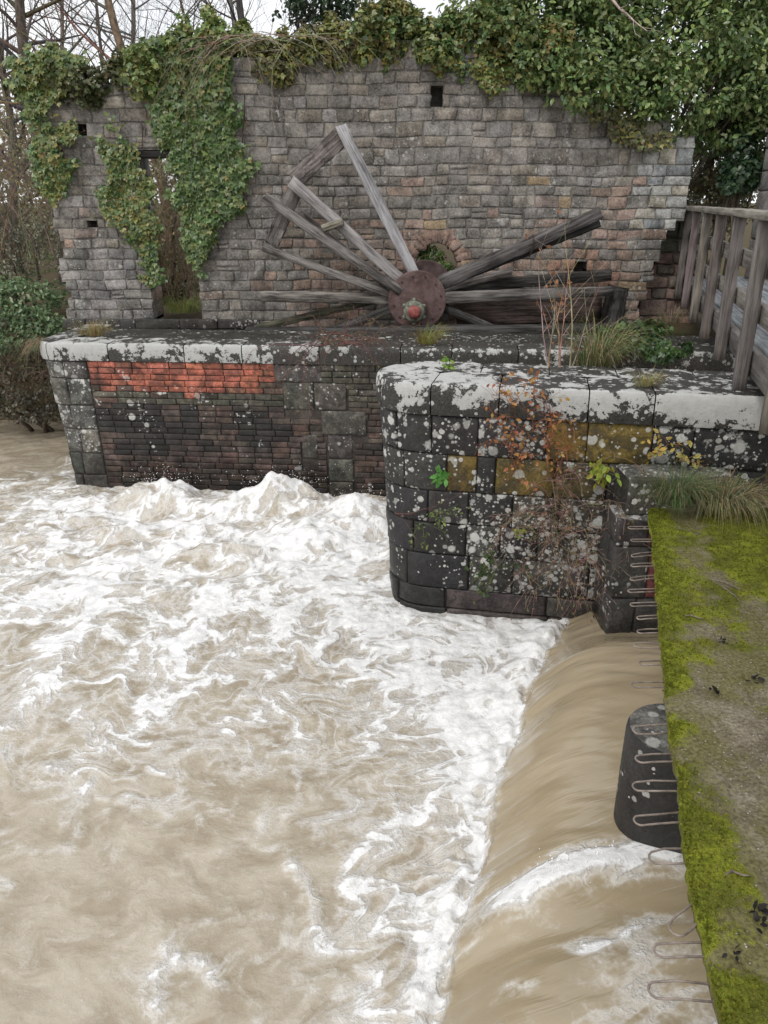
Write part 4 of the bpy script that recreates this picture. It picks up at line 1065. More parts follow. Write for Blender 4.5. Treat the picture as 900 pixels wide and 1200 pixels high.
# flow coordinates: advected position in the pool, along / across the fall on the sheet
fl = np.stack([np.where(D > .06, D*.35, mid[0]), np.where(D > .06, Y-.25*X+.10*np.sin(D*3)+.05*fbm(X*2, Y*2, 2, 141), mid[1]), 0*X+7*(D > .06)], 2)
a = me.attributes.new('flow', 'FLOAT_VECTOR', 'POINT'); a.data.foreach_set('vector', fl.astype(np.float32).ravel())
def mat_water():
    m, nt = newmat('muddy_water'); k = NT(nt); Fl = k.attr('flow', 'Vector'); P = k.obj(); fo = k.attr('foam', 'Fac'); sh = k.attr('sheet', 'Fac')
    def warped(v, sc, amt):
        nd = k.n('ShaderNodeVectorMath', operation='ADD'); k.put(nd.inputs[0], v)
        c = k.n('ShaderNodeVectorMath', operation='SUBTRACT'); k.put(c.inputs[0], k.noise(v, sc, 4, .6, out='Color')); c.inputs[1].default_value = (.5, .5, .5)
        k.put(nd.inputs[1], k.mul(c.outputs[0], amt)); return nd.outputs[0]
    Fw = warped(Fl, 2.2, .55); Pw = warped(P, 7, .12)
    n1_ = k.noise(Fl, 3.2, 6, .62); n2_ = k.noise(Pw, 11, 6, .68); n3_ = k.noise(P, 60, 4, .65)
    l1 = k.mapr(k.voro(Fw, 1.5, 'DISTANCE_TO_EDGE').outputs['Distance'], 0., .12, 1, 0)
    l2 = k.mapr(k.voro(Fw, 4.2, 'DISTANCE_TO_EDGE').outputs['Distance'], 0., .17, 1, 0)
    l3 = k.mapr(k.voro(Pw, 13, 'DISTANCE_TO_EDGE').outputs['Distance'], 0., .2, 1, 0)
    lace = k.math('ADD', k.math('MULTIPLY', l1, .58), k.math('ADD', k.math('MULTIPLY', l2, .42), k.math('MULTIPLY', l3, .14)))
    gate = k.mapr(fo, .02, .34)
    e = k.math('ADD', fo, k.math('MULTIPLY', k.math('SUBTRACT', lace, .23), gate))
    e = k.math('ADD', e, k.math('MULTIPLY', k.math('SUBTRACT', n1_, .5), .55))
    e = k.math('ADD', e, k.math('MULTIPLY', k.math('SUBTRACT', n2_, .5), .72))
    e = k.math('ADD', e, k.math('MULTIPLY', k.math('SUBTRACT', n3_, .5), .42))
    mask = k.mapr(e, .44, .96)
    thin = k.mapr(e, .02, .58, 0, .46)
    cov = k.math('MULTIPLY', k.math('MAXIMUM', mask, thin), k.mapr(fo, .02, .2))
    brown = k.mix(k.mapr(n1_, .35, .65), (.315, .262, .185), (.43, .375, .29))
    brown = k.mix(k.math('MULTIPLY', k.mapr(n2_, .5, .75), .4), brown, (.50, .45, .37))
    st = k.noise(k.scale(Fl, (1., 3.2, 1.)), 1.4, 5, .55)
    sb = k.mix(k.mapr(st, .3, .7), (.30, .242, .152), (.37, .305, .208))
    brown = k.mix(sh, brown, sb)
    vd = k.voro(Pw, 30); sp = k.n('ShaderNodeSeparateColor'); k.put(sp.inputs[0], vd.outputs['Color'])
    dots = k.math('MULTIPLY', k.mapr(vd.outputs['Distance'], .08, .2, 1, 0), k.math('GREATER_THAN', sp.outputs[0], .55))
    dots = k.math('MULTIPLY', k.math('MULTIPLY', dots, k.mapr(n1_, .46, .62)), k.math('SUBTRACT', 1., sh))
    cov = k.math('MAXIMUM', cov, k.math('MULTIPLY', dots, .4))
    run = k.mapr(k.noise(k.scale(Fl, (1.6, 13., 1.)), 2.2, 5, .65), .62, .78)
    cov = k.math('MAXIMUM', cov, k.math('MULTIPLY', k.math('MULTIPLY', run, sh), .38))
    fc = k.mix(k.mapr(n2_, .35, .65), (.66, .655, .64), (.86, .86, .855))
    col = k.mix(cov, brown, fc)
    rough = k.mapr(cov, 0, 1, .08, .75)
    h = k.math('ADD', k.math('MULTIPLY', n2_, k.mapr(fo, .02, .4, .28, .5)), k.math('ADD', k.math('MULTIPLY', n1_, .35), k.math('ADD', k.math('MULTIPLY', k.math('MULTIPLY', n3_, cov), .14), k.math('MULTIPLY', mask, .25))))
    hs = k.math('ADD', k.math('MULTIPLY', st, .25), k.math('MULTIPLY', k.noise(k.scale(Fl, (1, 3, 1)), 9, 4, .6), .12))
    hh = k.n('ShaderNodeMix', data_type='FLOAT'); k.put(hh.inputs[0], k.math('MULTIPLY', sh, k.math('SUBTRACT', 1., mask))); k.put(hh.inputs[2], h); k.put(hh.inputs[3], hs)
    k.out(k.bsdf(col, rough, k.bump(hh.outputs[0], .55, .07), .6)); return m
M['water'] = mat_water()
o = finish('water', me, M['water'], None); tag(o, 'muddy brown river churning white below a low weir', 'water', kind='structure')

# flung drops over the standing waves and along the foot of the fall
rs = np.random.RandomState(77); pp = []
for (wx, wy, sx, sy, hh) in waves[:3]:
    n = 130; pp.append(np.stack([wx+rs.normal(0, sx*.6, n), wy+rs.normal(0, .12, n), hh+.02+np.abs(rs.normal(0, .09, n))], 1))
n = 260; yy_ = rs.uniform(2.6, 6., n); pp.append(np.stack([footx(yy_)+rs.normal(-.02, .07, n), yy_, .05+np.abs(rs.normal(0, .05, n))], 1))
n = 120; xx_ = rs.uniform(.75, 1.2, n); pp.append(np.stack([xx_, 3.14+.18*(xx_-1.2)+rs.normal(0, .05, n), .42+np.abs(rs.normal(0, .05, n))], 1))
pp = np.concatenate(pp); mb = MB()
for q in pp:
    r_ = float(rs.uniform(.0025, .007)); x, y, z = q
    mb.add([(x-r_, y, z), (x+r_, y, z), (x, y-r_, z), (x, y+r_, z), (x, y, z-r_), (x, y, z+r_)], [(0, 2, 5), (2, 1, 5), (1, 3, 5), (3, 0, 5), (2, 0, 4), (1, 2, 4), (3, 1, 4), (0, 3, 4)])
M['drop'] = mat_flat('white_spray', (.85, .85, .84), .3, .5, 0, .02)
tag(mb.build('spray', M['drop'], None), 'fine white drops flung up from the breaking water', 'spray', kind='stuff')

# ------------------------------------------------------------------ ground
gx_ = grid1([(-400, -40, 10), (-40, -8, 32), (-8, 8, 60), (8, 40, 20), (40, 400, 10)]); gy_ = grid1([(-400, -30, 10), (-30, 10, 20), (10, 20, 60), (20, 50, 20), (50, 400, 12)])
X2, Y2 = np.meshgrid(gx_, gy_)
land = np.maximum(sstep(11.9+.3, 12.6, Y2)*sstep(-4.9, -4.4, X2), sstep(12.7, 14.4, Y2+.12*(X2+5)))
land = np.maximum(land, sstep(3.6, 4.2, X2)*sstep(9.2, 9.9, Y2))
pit = .9*sstep(10.2, 10.8, Y2)*sstep(-4.6, -4.0, X2)
Z2 = -1.2+pit+land*(3.0-pit)+land*(.9*sstep(15, 30, Y2))+land*.1*fbm(X2*.6, Y2*.6, 3, 150)
me = bpy.data.meshes.new('ground'); ny, nx = X2.shape; idx = np.arange(nx*ny).reshape(ny, nx)
me.from_pydata(np.stack([X2, Y2, Z2], 2).reshape(-1, 3).tolist(), [], np.stack([idx[:-1, :-1], idx[:-1, 1:], idx[1:, 1:], idx[1:, :-1]], 2).reshape(-1, 4).tolist())
o = finish('ground', me, M['ground'], None); tag(o, 'leaf strewn brown earth bank behind the ruined wall', 'ground', kind='structure')

# ------------------------------------------------------------------ ivy and climbers on the wall
ivy_patch('ivy', 'large V shaped sheet of green ivy right of the doorway', [(168, 60), (235, 40), (270, 90), (275, 150), (295, 195), (280, 235), (255, 275), (236, 318), (222, 300), (220, 250), (205, 215), (195, 170), (180, 120)], 6800, 1, size=(.04, .105), pal2=YELLOWS, mix2=.05)
ivy_patch('ivy', 'narrow strip of ivy hanging along the left jamb of the doorway', [(108, 148), (150, 150), (160, 185), (178, 215), (188, 330), (168, 300), (140, 262), (118, 235), (122, 190)], 3000, 2, size=(.045, .08), pal2=YELLOWS, mix2=.25)
ivy_patch('ivy', 'yellow green ivy clump on the top left corner of the wall', [(18, 70), (60, 55), (95, 62), (100, 82), (78, 100), (62, 125), (42, 150), (26, 115)], 1900, 3, pal=GREENS+YELLOWS[:1], pal2=YELLOWS, mix2=.3)
ivy_patch('ivy', 'small yellowish ivy climbing the left edge of the wall below the corner', [(38, 175), (60, 150), (86, 136), (88, 152), (70, 180), (74, 195), (95, 203), (80, 216), (62, 238), (42, 215)], 950, 4, pal=GREENS+YELLOWS[:2], pal2=YELLOWS, mix2=.25)
# growth along the wall top, section by section
def top_run(label, xs, seed, pal, n, dz=.25, size=(.05, .09), pal2=None, name='ivy', cat='ivy', tpl=IVY, up=.0):
    rr_ = random.Random(seed); blobs = []
    for x in np.arange(xs[0], xs[1], .28):
        blobs.append((x+rr_.uniform(-.1, .1), WALLY+rr_.uniform(-.12, .3), topz(x)+rr_.uniform(-.08, .14)+up, rr_.uniform(.2, .32), .28, dz*rr_.uniform(.8, 1.3)))
    return blob_bush(name, label, blobs, n, seed, pal, size, cat=cat, pal2=pal2, mix2=.25, tpl=tpl, stems=5, base=(sum(xs)/2, WALLY+.3, topz(sum(xs)/2)-.05))
top_run('low olive ivy capping the left end of the wall beside the corner clump', (-4.95, -3.2), 21, [(.09, .11, .045), (.12, .13, .05), (.07, .09, .035)], 4600, .27, pal2=OLIVE, up=.03)
top_run('bushy ivy heap on the wall top above the doorway', (-3.4, -1.9), 22, BUSH+YELLOWS[:1], 7000, .36, pal2=YELLOWS, up=.1)
top_run('thin olive creeper on the wall top above the left spokes', (-1.9, -.4), 23, OLIVE+YELLOWS, 7000, .3, pal2=YELLOWS)
top_run('yellowing ivy along the wall top left of the big hanging bush', (-.6, 2.3), 24, GREENS+YELLOWS, 15000, .38, pal2=[(.24, .18, .06), (.2, .2, .06)], up=.10)
top_run('leafy green ivy tuft on the wall top over the small square hole right of centre', (.3, 1.5), 27, GREENS+YELLOWS[:1], 6500, .36, pal2=YELLOWS, up=.08)
# the big overhanging bush at the right
def bush_px(name, label, specs, n, seed, **kw):
    blobs = []
    for (px, py, Y, rx, rz) in specs:
        p = at_y(px, py, Y); blobs.append((p[0], p[1], p[2], rx, rx*.8, rz))
    return blob_bush(name, label, blobs, n, seed, **kw)
bush_px('ivy_bush', 'huge dense green ivy bush spilling over the right end of the wall', [
    (560, 25, 12.7, .55, .45), (600, 50, 12.5, .5, .45), (650, 20, 12.8, .7, .6), (640, 75, 12.3, .45, .4), (700, 60, 12.5, .7, .55), (690, 105, 12.2, .5, .35), (755, 30, 12.9, .8, .7),
    (760, 100, 12.4, .6, .5), (815, 60, 12.6, .8, .7), (800, 125, 12.4, .5, .35), (860, 30, 12.8, .8, .7), (870, 95, 12.6, .6, .5), (930, 60, 12.9, .9, .8), (920, 120, 12.8, .6, .5), (850, 150, 13.0, .6, .5), (905, 150, 13.2, .6, .6), (880, 60, 13.8, 1., .9), (780, 60, 13.8, 1., .9), (680, 40, 13.6, .9, .8), (700, -40, 13.2, 1., .8), (820, -50, 13.2, 1., .8), (930, -40, 13.4, 1., .9), (600, -25, 13.1, .6, .5)],
    62000, 31, pal=BUSH+GREENS, size=(.045, .12), pal2=[(.16, .18, .055), (.13, .16, .05)], mix2=.15, base=(3.2, 13.1, 2.0), stems=14, shell=.78)
ivy_patch('ivy', 'yellow leaved ivy trailing down the wall below the big bush', [(545, 70), (575, 75), (600, 92), (590, 105), (565, 100), (550, 92)], 420, 33, pal=YELLOWS+GREENS[:1], size=(.05, .08), stems=False)
ivy_patch('ivy', 'thin yellowish ivy fringe under the bush near the pale quoins', [(690, 120), (745, 135), (775, 160), (760, 178), (735, 165), (700, 140)], 500, 34, pal=YELLOWS[1:]+OLIVE, size=(.05, .08), stems=False)
bush_px('shrub', 'brownish green hedge shrub standing right of the wall end', [(835, 165, 13.3, .4, .4), (850, 205, 13.2, .45, .4), (830, 235, 13.3, .35, .4), (885, 160, 13.4, .5, .4), (880, 230, 13.8, .6, .6), (840, 150, 13.8, .5, .5), (845, 190, 14.6, .8, .7), (850, 120, 14.6, .8, .7), (835, 240, 14.6, .7, .6)], 20000, 35, pal=OLIVE, size=(.04, .08), base=(5.2, 13.3, 2.0), cat='shrub', stems=8)
bush_px('ivy_bush', 'small dark glossy ivy bush above the handrail', [(872, 200, 12.6, .33, .36), (866, 180, 12.7, .25, .25)], 1600, 36, pal=DARKS, size=(.07, .11), base=(5.1, 12.7, 2.0), tpl=IVY, cat='bush')
# fern and ivy in the round drain hole, ground ivy by the bridge
bush_px('fern', 'green fern and ivy filling the arched hole above the hub', [(505, 300, 12.62, .22, .2), (520, 318, 12.5, .2, .16), (500, 325, 12.55, .18, .14)], 1500, 37, pal=GREENS+YELLOWS[:1], size=(.04, .07), cat='fern', stems=0)
bush_px('ground_ivy', 'low green ivy mound on the race wall beside the bridge posts', [(725, 395, 9.3, .28, .18), (760, 395, 9.2, .3, .2), (780, 408, 9.0, .25, .16), (700, 408, 9.0, .2, .2)], 2200, 38, pal=[(.07, .13, .04), (.09, .15, .05), (.05, .10, .04)], size=(.05, .085), tpl=IVY, cat='ivy', stems=0)
grass_tuft('grass_tuft', 'tall mixed green and straw grass tuft behind the near pier', at_z(697, 428, 2.16), 420, .62, 40, [(.09, .13, .04), (.30, .25, .14), (.12, .14, .05), (.36, .31, .19)], .22, lean=(.0, -.25))
grass_tuft('grass_tuft', 'small straw grass tuft on the pale coping of the near pier', at_z(757, 452, 2.2), 120, .2, 41, [(.38, .33, .18), (.30, .29, .12)], .09)
grass_tuft('grass_tuft', 'green grass clump at the far end of the mossy ledge', at_z(790, 590, 1.5), 620, .42, 42, [(.10, .15, .06), (.13, .17, .08), (.24, .22, .12)], .14, lean=(-.1, -.3))
grass_tuft('grass_tuft', 'dead straw grass clump at the far end of the ledge below the bridge', at_z(850, 590, 1.5), 800, .38, 43, [(.32, .28, .16), (.24, .21, .12), (.15, .15, .07)], .26, lean=(.1, -.35), stiff=.35)
grass_tuft('grass_tuft', 'dry golden grass tuft on the left end of the far pier', at_z(108, 393, 1.97), 240, .3, 44, [(.34, .26, .13), (.28, .20, .10), (.2, .19, .08)], .2)
grass_tuft('grass_tuft', 'bright green grass in the foot of the doorway', at_y(215, 366, 12.5), 320, .42, 45, [(.18, .22, .06), (.24, .24, .09), (.12, .16, .05)], .26, cat='grass')
grass_tuft('grass_tuft', 'straw fringe hanging at the left corner of the far pier', at_z(52, 405, 1.9), 110, .5, 46, [(.34, .28, .18), (.26, .2, .13)], .07, lean=(-.9, -.2), stiff=.1)
grass_tuft('grass_tuft', 'wispy yellow green weed on the far pier in front of the hub', at_z(500, 403, 1.98), 150, .34, 47, [(.22, .22, .06), (.28, .25, .08)], .12, lean=(.2, -.1))
grass_tuft('grass_tuft', 'pale dry grass at the foot of the bridge posts', at_y(785, 378, 11.5), 160, .4, 48, [(.3, .26, .17), (.22, .19, .12)], .2)

# dry stems and shrubs on masonry
def dry_plant(name, label, base, n, length, rad, col, seed, spread=.2, up=1., depth=2, leaves=None, wob=.25, droop=0., leafsize=(.03, .05), nleaf=0, cat='shrub', box=None):
    rg_ = random.Random(seed); root = thing(name, label, cat, base); mb = MB()
    twig_cloud(mb, rg_, base, n, length, rad, col, spread, up, depth, wob, droop); o = mb.build('stem', M['bark'], root)
    if nleaf:
        rs = np.random.RandomState(seed); vv = np.array(mb.v); p = vv[rs.randint(len(vv)//6, len(vv), nleaf)]+rs.normal(0, .012, (nleaf, 3))
        leaf_mesh('foliage', p, rs.normal(0, .7, (nleaf, 3))+np.array([0, -.8, .5]), rs.normal(0, .7, (nleaf, 3))+np.array([0, -.2, -.6]), rs.uniform(leafsize[0], leafsize[1], nleaf), pick(rs, leaves, nleaf), M['dry'], root, OVAL)
    return root
dry_plant('dead_stem_clump', 'tall bare straw coloured stems rising behind the near pier', at_z(655, 436, 2.15), 7, 1.25, .008, (.34, .27, .19), 50, .2, 2.2, 1, wob=.12, leaves=[(.28, .14, .07), (.2, .1, .06)], nleaf=45, leafsize=(.03, .06))
def face_plant(name, label, px, py, off, **kw):
    x, y, _ = at_y(px, py, 6.15)[0], 0, 0
    u = xfront(px, 1.4); X_, Y_, nx, ny = near_path.at(u); z = at_y(px, py, Y_)[2]
    return dry_plant(name, label, (X_+nx*off, Y_+ny*off, z), **kw)
ORL = [(.42, .20, .07), (.36, .16, .06), (.46, .28, .10), (.28, .11, .06)]
def spray(name, label, pxs, seed, col, leaves, nleaf, leafsize=(.03, .055), cat='shrub', length=.45, rad=.0045, depth=2, droop=.25, n=3, off=.03, up=.3):
    # a plant rooted in several joints of the near pier's face
    rg_ = random.Random(seed); root = None; mb = MB()
    for (px, py) in pxs:
        u = xfront(px, 1.4); X_, Y_, nx, ny = near_path.at(u); z = at_y(px, py, Y_)[2]
        if root is None: root = thing(name, label, cat, (X_, Y_, z))
        for i in range(n):
            d = Vector((rg_.gauss(0, .6), -.45+rg_.gauss(0, .15), up+rg_.gauss(0, .5))).normalized()
            twig(mb, rg_, Vector((X_+nx*.0, Y_+ny*.0, z)), d, length*rg_.uniform(.6, 1.1), rad, col, depth, .35, droop)
    V_ = []
    for v in mb.v:                                      # keep twigs in front of the stone face
        u = min(max((3.05-v[0])/2.69*L1, 0), L1); X_, Y_, nx, ny = near_path.at(u)
        V_.append((v[0], min(v[1], Y_-.015), v[2]))
    mb.v = V_
    mb.build('stem', M['bark'], root)
    if nleaf:
        rs = np.random.RandomState(seed); vv = np.array(mb.v); p = vv[rs.randint(0, len(vv), nleaf)]+rs.normal(0, .015, (nleaf, 3))
        leaf_mesh('foliage', p, rs.normal(0, .6, (nleaf, 3))+np.array([0, -.9, .5]), rs.normal(0, .7, (nleaf, 3))+np.array([0, -.2, -.5]), rs.uniform(leafsize[0], leafsize[1], nleaf), pick(rs, leaves, nleaf), M['dry'], root, OVAL)
    return root
spray('autumn_shrub', 'rusty orange leaved sprig spreading over the near pier below its coping', [(590, 520), (620, 505), (640, 520), (610, 545), (600, 490), (640, 490), (665, 500)], 52, (.22, .10, .06), ORL, 170, length=.42, droop=.1)
spray('autumn_shrub', 'brown leafless bramble tangle hanging down the right of the near pier', [(640, 590), (665, 600), (680, 560), (660, 640), (690, 620), (650, 560), (700, 590), (680, 660), (670, 620), (695, 650), (655, 610), (685, 590), (640, 620), (700, 640)], 53, (.24, .165, .125), [(.26, .16, .10), (.15, .09, .06), (.13, .13, .05)], 330, leafsize=(.02, .04), length=.58, droop=.5, n=3)
spray('weed', 'bright yellow green leafy weed growing from a pier joint', [(692, 548)], 54, (.16, .17, .05), [(.36, .38, .06), (.42, .36, .08), (.28, .36, .07)], 46, (.05, .085), 'weed', .22, .004, 1, .3)
spray('weed', 'yellow and orange leafed weed beside the end of the near pier', [(790, 540), (775, 520)], 55, (.2, .14, .06), [(.46, .32, .09), (.42, .36, .12)], 40, (.04, .07), 'weed', .22, .004, 1, .3)
spray('weed', 'green rosette weed on the dark left face of the near pier', [(514, 556)], 56, (.08, .15, .05), [(.10, .26, .06), (.13, .30, .08)], 34, (.05, .08), 'weed', .12, .004, 0, .4, 5)
spray('weed', 'straggly green herb in a low joint of the near pier', [(503, 604), (497, 612)], 57, (.1, .13, .05), [(.12, .16, .06), (.2, .24, .08)], 60, (.02, .045), 'weed', .26, .003, 1, .1)
spray('weed', 'dark fern tuft low in the middle of the near pier face', [(582, 655), (588, 665)], 58, (.07, .1, .04), [(.06, .1, .035), (.1, .12, .05)], 90, (.03, .06), 'fern', .26, .003, 1, .4)
spray('weed', 'small lime green weed right of the dark fern tuft on the near pier', [(613, 622)], 59, (.2, .25, .06), [(.3, .36, .07), (.22, .3, .06)], 22, (.035, .06), 'weed', .1, .003, 0, .4)
dry_plant('weed', 'small fresh green seedling standing on the near pier coping', at_z(528, 432, 2.2), 4, .16, .004, (.12, .18, .05), 60, .04, 1.2, 0, leaves=[(.24, .34, .07), (.16, .28, .06)], nleaf=26, leafsize=(.04, .07), cat='weed')
dry_plant('dead_vine', 'matted reddish dead vine draped over the far pier coping', at_z(400, 402, 2.0), 26, .75, .006, (.15, .095, .075), 61, .4, .15, 2, wob=.5, droop=.75, leaves=[(.17, .10, .07), (.12, .12, .05)], nleaf=160, leafsize=(.02, .04), cat='vine')
dry_plant('dead_vine', 'thin dry creeper hanging from the brick band end of the far pier', at_z(322, 420, 1.75), 8, .45, .005, (.13, .10, .07), 62, .1, .1, 2, wob=.5, droop=.7, leaves=[(.14, .12, .06), (.1, .12, .05)], nleaf=90, leafsize=(.02, .04), cat='vine')
p = at_z(468, 640, .9)
dry_plant('bramble_shoot', 'thin bare bramble shoot arching out over the foam from the pier nose', (.1, 6.6, 1.0), 3, .62, .004, (.10, .07, .055), 63, .03, -.2, 1, wob=.5, droop=.0, cat='bramble')
dry_plant('dry_vine', 'pale dead creeper strands trailing over the wall above the broken spokes', at_y(312, 45, WALLY-.12), 42, 1.35, .006, (.26, .225, .16), 64, .42, -.1, 1, wob=.3, droop=.5, cat='vine')
dry_plant('dead_branch', 'pale curved dead branch poking out of the big bush', at_y(712, -5, 11.9), 1, 1.0, .022, (.36, .31, .24), 65, .02, -.3, 1, wob=.35, cat='branch')
dry_plant('dead_vine', 'brown leafless creeper tangle seen through the doorway gap', at_y(205, 360, 13.4), 60, 2.2, .008, (.33, .27, .19), 66, .55, 1.8, 2, wob=.2, leaves=[(.26, .23, .11), (.3, .22, .12)], nleaf=700, leafsize=(.04, .07), cat='bramble')
bush_px('shrub', 'olive shrub growing low behind the doorway', [(205, 335, 13.6, .5, .35), (225, 310, 13.9, .5, .5), (190, 280, 14.3, .7, .6), (215, 230, 14.6, .8, .8)], 3600, 67, pal=[(.22, .20, .11), (.28, .24, .13), (.18, .19, .09), (.30, .24, .15)], size=(.04, .08), cat='shrub', stems=6)

# ------------------------------------------------------------------ left bank growth
bush_px('shrub', 'green leafy bush on the river bank left of the far pier', [(35, 350, 13.0, .6, .42), (65, 375, 12.7, .35, .32), (5, 375, 13.0, .5, .4), (30, 395, 12.8, .5, .3), (-40, 360, 13.2, .7, .5)], 7000, 70, pal=[(.12, .19, .085), (.15, .215, .10), (.10, .16, .08), (.18, .23, .125)], size=(.05, .09), cat='bush', base=(-5.6, 13.2, .8))
bush_px('shrub', 'grey green bramble mass on the bank between green bush and wall', [(30, 300, 13.4, .6, .5), (55, 280, 13.2, .35, .5), (0, 290, 13.8, .7, .6), (-50, 280, 14, .8, .7)], 6000, 71, pal=[(.17, .175, .12), (.21, .20, .145), (.14, .155, .095), (.25, .225, .17)], size=(.03, .065), cat='bramble', base=(-5.9, 13.6, 1.4))
dry_plant('bare_shrub', 'reddish brown leafless shrub against the left end of the wall', at_y(25, 300, 13.8), 70, 2.0, .011, (.24, .20, .145), 72, 1.1, 1.5, 2, wob=.25, leaves=[(.29, .23, .14), (.24, .20, .11), (.2, .2, .1)], nleaf=3200, leafsize=(.03, .07))
dry_plant('bare_shrub', 'dark tangle of dead stems at the water edge of the left bank', at_y(40, 440, 12.6), 60, .9, .009, (.11, .09, .07), 73, .85, .5, 2, wob=.5, droop=.5, leaves=[(.09, .09, .05), (.12, .09, .06)], nleaf=1500, leafsize=(.03, .06))
bush_px('shrub', 'dark low undergrowth at the foot of the left bank', [(15, 450, 12.7, .6, .4), (55, 440, 12.6, .4, .4), (-40, 450, 12.9, .7, .45), (30, 480, 12.5, .5, .25), (70, 470, 12.5, .2, .35)], 5000, 74, pal=[(.08, .085, .055), (.11, .10, .07), (.13, .11, .08)], size=(.04, .08), cat='undergrowth', base=(-5.7, 12.9, .0))

# ------------------------------------------------------------------ background trees
def tree_px(label, px, Y, h, r, seed, **kw):
    x = at_y(px, 40, Y)[0]; return bare_tree(label, (x, Y, 2.05+max(0, (Y-15)*.05)), h, r, seed, **kw)
tree_px('leafless tree with thick grey trunk beyond the top left corner of the wall', 38, 17, 9, .16, 80, nb=34, crown_at=.2, lean=(-.01, 0))
tree_px('leafless tree with orange brown trunk behind the ivy heap above the doorway', 184, 16.5, 9, .12, 81, col=(.18, .13, .09), nb=30, crown_at=.25)
tree_px('slim leafless tree with dark trunk behind the wall above the left spokes', 300, 16.0, 8, .10, 82, col=(.06, .055, .05), nb=26, crown_at=.25)
tree_px('slender leafless sapling between the grey trunk and the orange brown trunk', 110, 18, 8, .06, 83, nb=34, crown_at=.15, col=(.15, .125, .105))
tree_px('slender leafless sapling just right of the orange brown trunk', 236, 18.5, 8, .055, 84, nb=32, crown_at=.15, col=(.14, .12, .10))
tree_px('leafless tree at the extreme left edge of the view', -25, 19, 9, .12, 85, nb=36, crown_at=.15)
tree_px('tall leafless tree far behind between the two saplings', 150, 24, 11, .10, 86, nb=40, crown_at=.2, col=(.17, .15, .135))
tree_px('tall leafless tree far behind, left of the dark evergreen', 275, 24, 11, .10, 87, nb=40, crown_at=.2, col=(.17, .15, .135))
tree_px('tall leafless tree far behind the thick grey trunk', 62, 25, 11, .09, 88, nb=40, crown_at=.2, col=(.18, .15, .13))
tree_px('leafless tree rising behind the yellowing ivy', 410, 20, 9, .07, 89, nb=26, crown_at=.3, col=(.14, .12, .1))
bush_px('evergreen_tree', 'dark evergreen tree crown rising above the middle of the wall', [(368, -5, 17, .7, .5), (345, 5, 17, .5, .35), (395, 0, 17, .5, .4), (370, -60, 17.2, 1., 1.), (380, 45, 17, .4, .6)], 5000, 90, pal=DARKS, size=(.07, .12), cat='tree', base=(-1.4, 17.2, 2.1), stems=6)
bush_px('evergreen_tree', 'small olive evergreen behind the wall right of the dark evergreen', [(450, 5, 15, .35, .4), (455, 40, 14.8, .35, .4)], 1600, 91, pal=BUSH+OLIVE, cat='tree', base=(.1, 15, 2.0), stems=4)
# low distant scrub closing the view behind the wall
for i, (px, py, Y, rx, rz, lab) in enumerate([(-30, 190, 26, 3.0, 2.2, 'brown scrub mass far behind at the left edge'), (60, 150, 28, 2.6, 2.0, 'brown scrub mass far behind the wall corner'), (215, 260, 22, 2.2, 2.2, 'brown thicket far behind the doorway')]):
    bush_px('scrub', lab, [(px, py, Y, rx, rz), (px-25, py+40, Y, rx, rz), (px+25, py+50, Y-.6, rx, rz)], 5000, 95+i, pal=[(.28, .235, .17), (.25, .215, .15), (.22, .21, .13), (.32, .26, .18)], size=(.10, .2), cat='scrub', mat='dry', stems=10)

# stone gate pillar past the bridge
gp = thing('stone_pillar', 'grey stone gate pillar beyond the bridge at the right edge', 'pillar', (5.62, 12.2, 1.9)); mb = MB()
gx0 = at_y(908, 190, 12.0)[0]
for (mf, u0, u1) in ((lambda u, v, d: (u, 12.0-d, v), gx0, gx0+.6), (lambda u, v, d: (gx0-d, 12.4-u, v), 0, .4)):
    masonry(mb, mf, lambda u, v: True, u0, u1, 1.9, 4.5, .3, .6, .014, lambda u, v, r: tint((.20, .19, .18), r, .15), rg, depth=.04, mossf=lambda u, v: .3, lichf=lambda u, v: .1)
mb.box((gx0+.03, 12.03, 1.9), (gx0+.6, 12.4, 4.48), col=(.16, .15, .14)); mb.build('shaft', M['wall'], gp)
mb = MB(); mb.box((gx0-.02, 11.98, 4.5), (gx0+.62, 12.42, 4.56), col=(.17, .165, .155), moss=.8); mb.build('cap', M['wall'], gp, False)

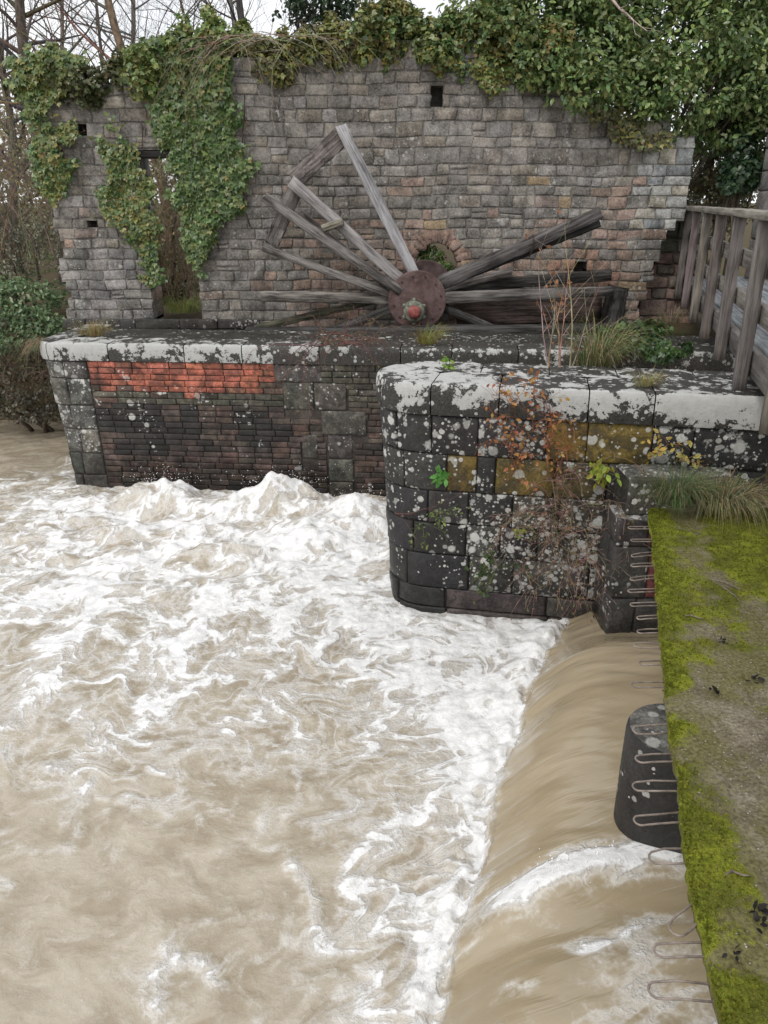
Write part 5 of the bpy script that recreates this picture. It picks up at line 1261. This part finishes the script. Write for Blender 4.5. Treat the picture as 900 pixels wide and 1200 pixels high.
# ------------------------------------------------------------------ litter on the slab
def lit(px, py): p = at_z(px, py, ZS+.012); return Vector(p)
for (a, b, lab) in (((838, 680), (873, 693), 'pale longer fallen twig on the mossy ledge'), ((846, 688), (868, 705), 'thin fallen twig beside the longer pale twig'), ((803, 722), (826, 726), 'short curled twig near the ledge edge'), ((850, 1025), (880, 1026), 'straight dark twig on the bare part of the ledge')):
    p, q = lit(*a), lit(*b); root = thing('fallen_twig', lab, 'twig', tuple(p), 'twigs lying on the mossy ledge'); mb = MB()
    mb.tube([p, p.lerp(q, .3)+Vector((0, .012, .006)), p.lerp(q, .65)+Vector((0, -.008, .008)), q], [.004, .0045, .004, .002], 5, (.17, .14, .11)); mb.build('stick', M['bark'], root)
for (px, py, s, lab) in ((885, 797, .035, 'black curled leaf on the far half of the ledge'), (836, 812, .026, 'dark leaf scrap near the middle of the ledge'), (888, 1068, .03, 'upper of two black leaf scraps at the right edge'), (890, 1085, .026, 'lower of two black leaf scraps at the right edge'), (862, 1118, .022, 'dark leaf crumb on bare gravelly soil'), (846, 752, .02, 'tiny dark leaf near the curled twig')):
    p = lit(px, py); rs = np.random.RandomState(int(px)); n = 7
    root = thing('dead_leaf', lab, 'leaf', tuple(p), 'dark dead leaves on the ledge')
    leaf_mesh('blade', np.array(p)+rs.normal(0, s*.4, (n, 3))*np.array([1, 1, .1])+np.array([0, 0, .006]), rs.normal(0, .5, (n, 3))+np.array([0, 0, 1]), rs.normal(0, 1, (n, 3)), rs.uniform(s*.8, s*1.6, n), pick(rs, [(.022, .02, .02), (.04, .035, .035)], n), M['dry'], root, OVAL)

# ------------------------------------------------------------------ light, sky, camera
w = bpy.data.worlds.new('World'); C.world = w; w.use_nodes = True; nt = w.node_tree; nt.nodes.clear(); k = NT(nt)
sky = k.n('ShaderNodeTexSky'); sky.sky_type = 'NISHITA'; sky.sun_disc = False
SE, SA = math.radians(48), math.radians(215)
sky.sun_elevation = SE; sky.sun_rotation = SA; sky.air_density = 1.; sky.dust_density = 3.
tc = k.n('ShaderNodeTexCoord'); cl = k.noise(tc.outputs['Generated'], 2.2, 5, .6)
cloud = k.mix(k.mapr(cl, .3, .7), (7.8, 8.0, 8.4), (10.5, 10.5, 10.5))
mixd = k.mix(.88, sky.outputs[0], cloud)
bg = k.n('ShaderNodeBackground'); k.put(bg.inputs[0], mixd); bg.inputs[1].default_value = .1
o = k.n('ShaderNodeOutputWorld'); nt.links.new(bg.outputs[0], o.inputs[0])
ld = bpy.data.lights.new('sun', 'SUN'); ld.energy = 1.0; ld.angle = math.radians(14); ld.color = (1, .97, .92)
so = bpy.data.objects.new('sun', ld); COL.objects.link(so)
dirv = Vector((math.sin(SA)*math.cos(SE), math.cos(SA)*math.cos(SE), math.sin(SE)))
so.rotation_euler = dirv.to_track_quat('Z', 'Y').to_euler(); so.location = dirv*30
cd = bpy.data.cameras.new('camera'); co = bpy.data.objects.new('camera', cd); COL.objects.link(co)
co.location = (0, 0, CAMZ); co.rotation_euler = (math.pi/2-PITCH, 0, 0)
cd.sensor_fit = 'VERTICAL'; cd.sensor_height = 36; cd.lens = FPX/1200*36; cd.clip_end = 2000; cd.clip_start = .05
C.camera = co
C.render.resolution_x, C.render.resolution_y = 768, 1024
C.view_settings.view_transform = 'Standard'; C.view_settings.look = 'None'; C.view_settings.gamma = 1; C.view_settings.exposure = .45
C.view_settings.use_curve_mapping = False
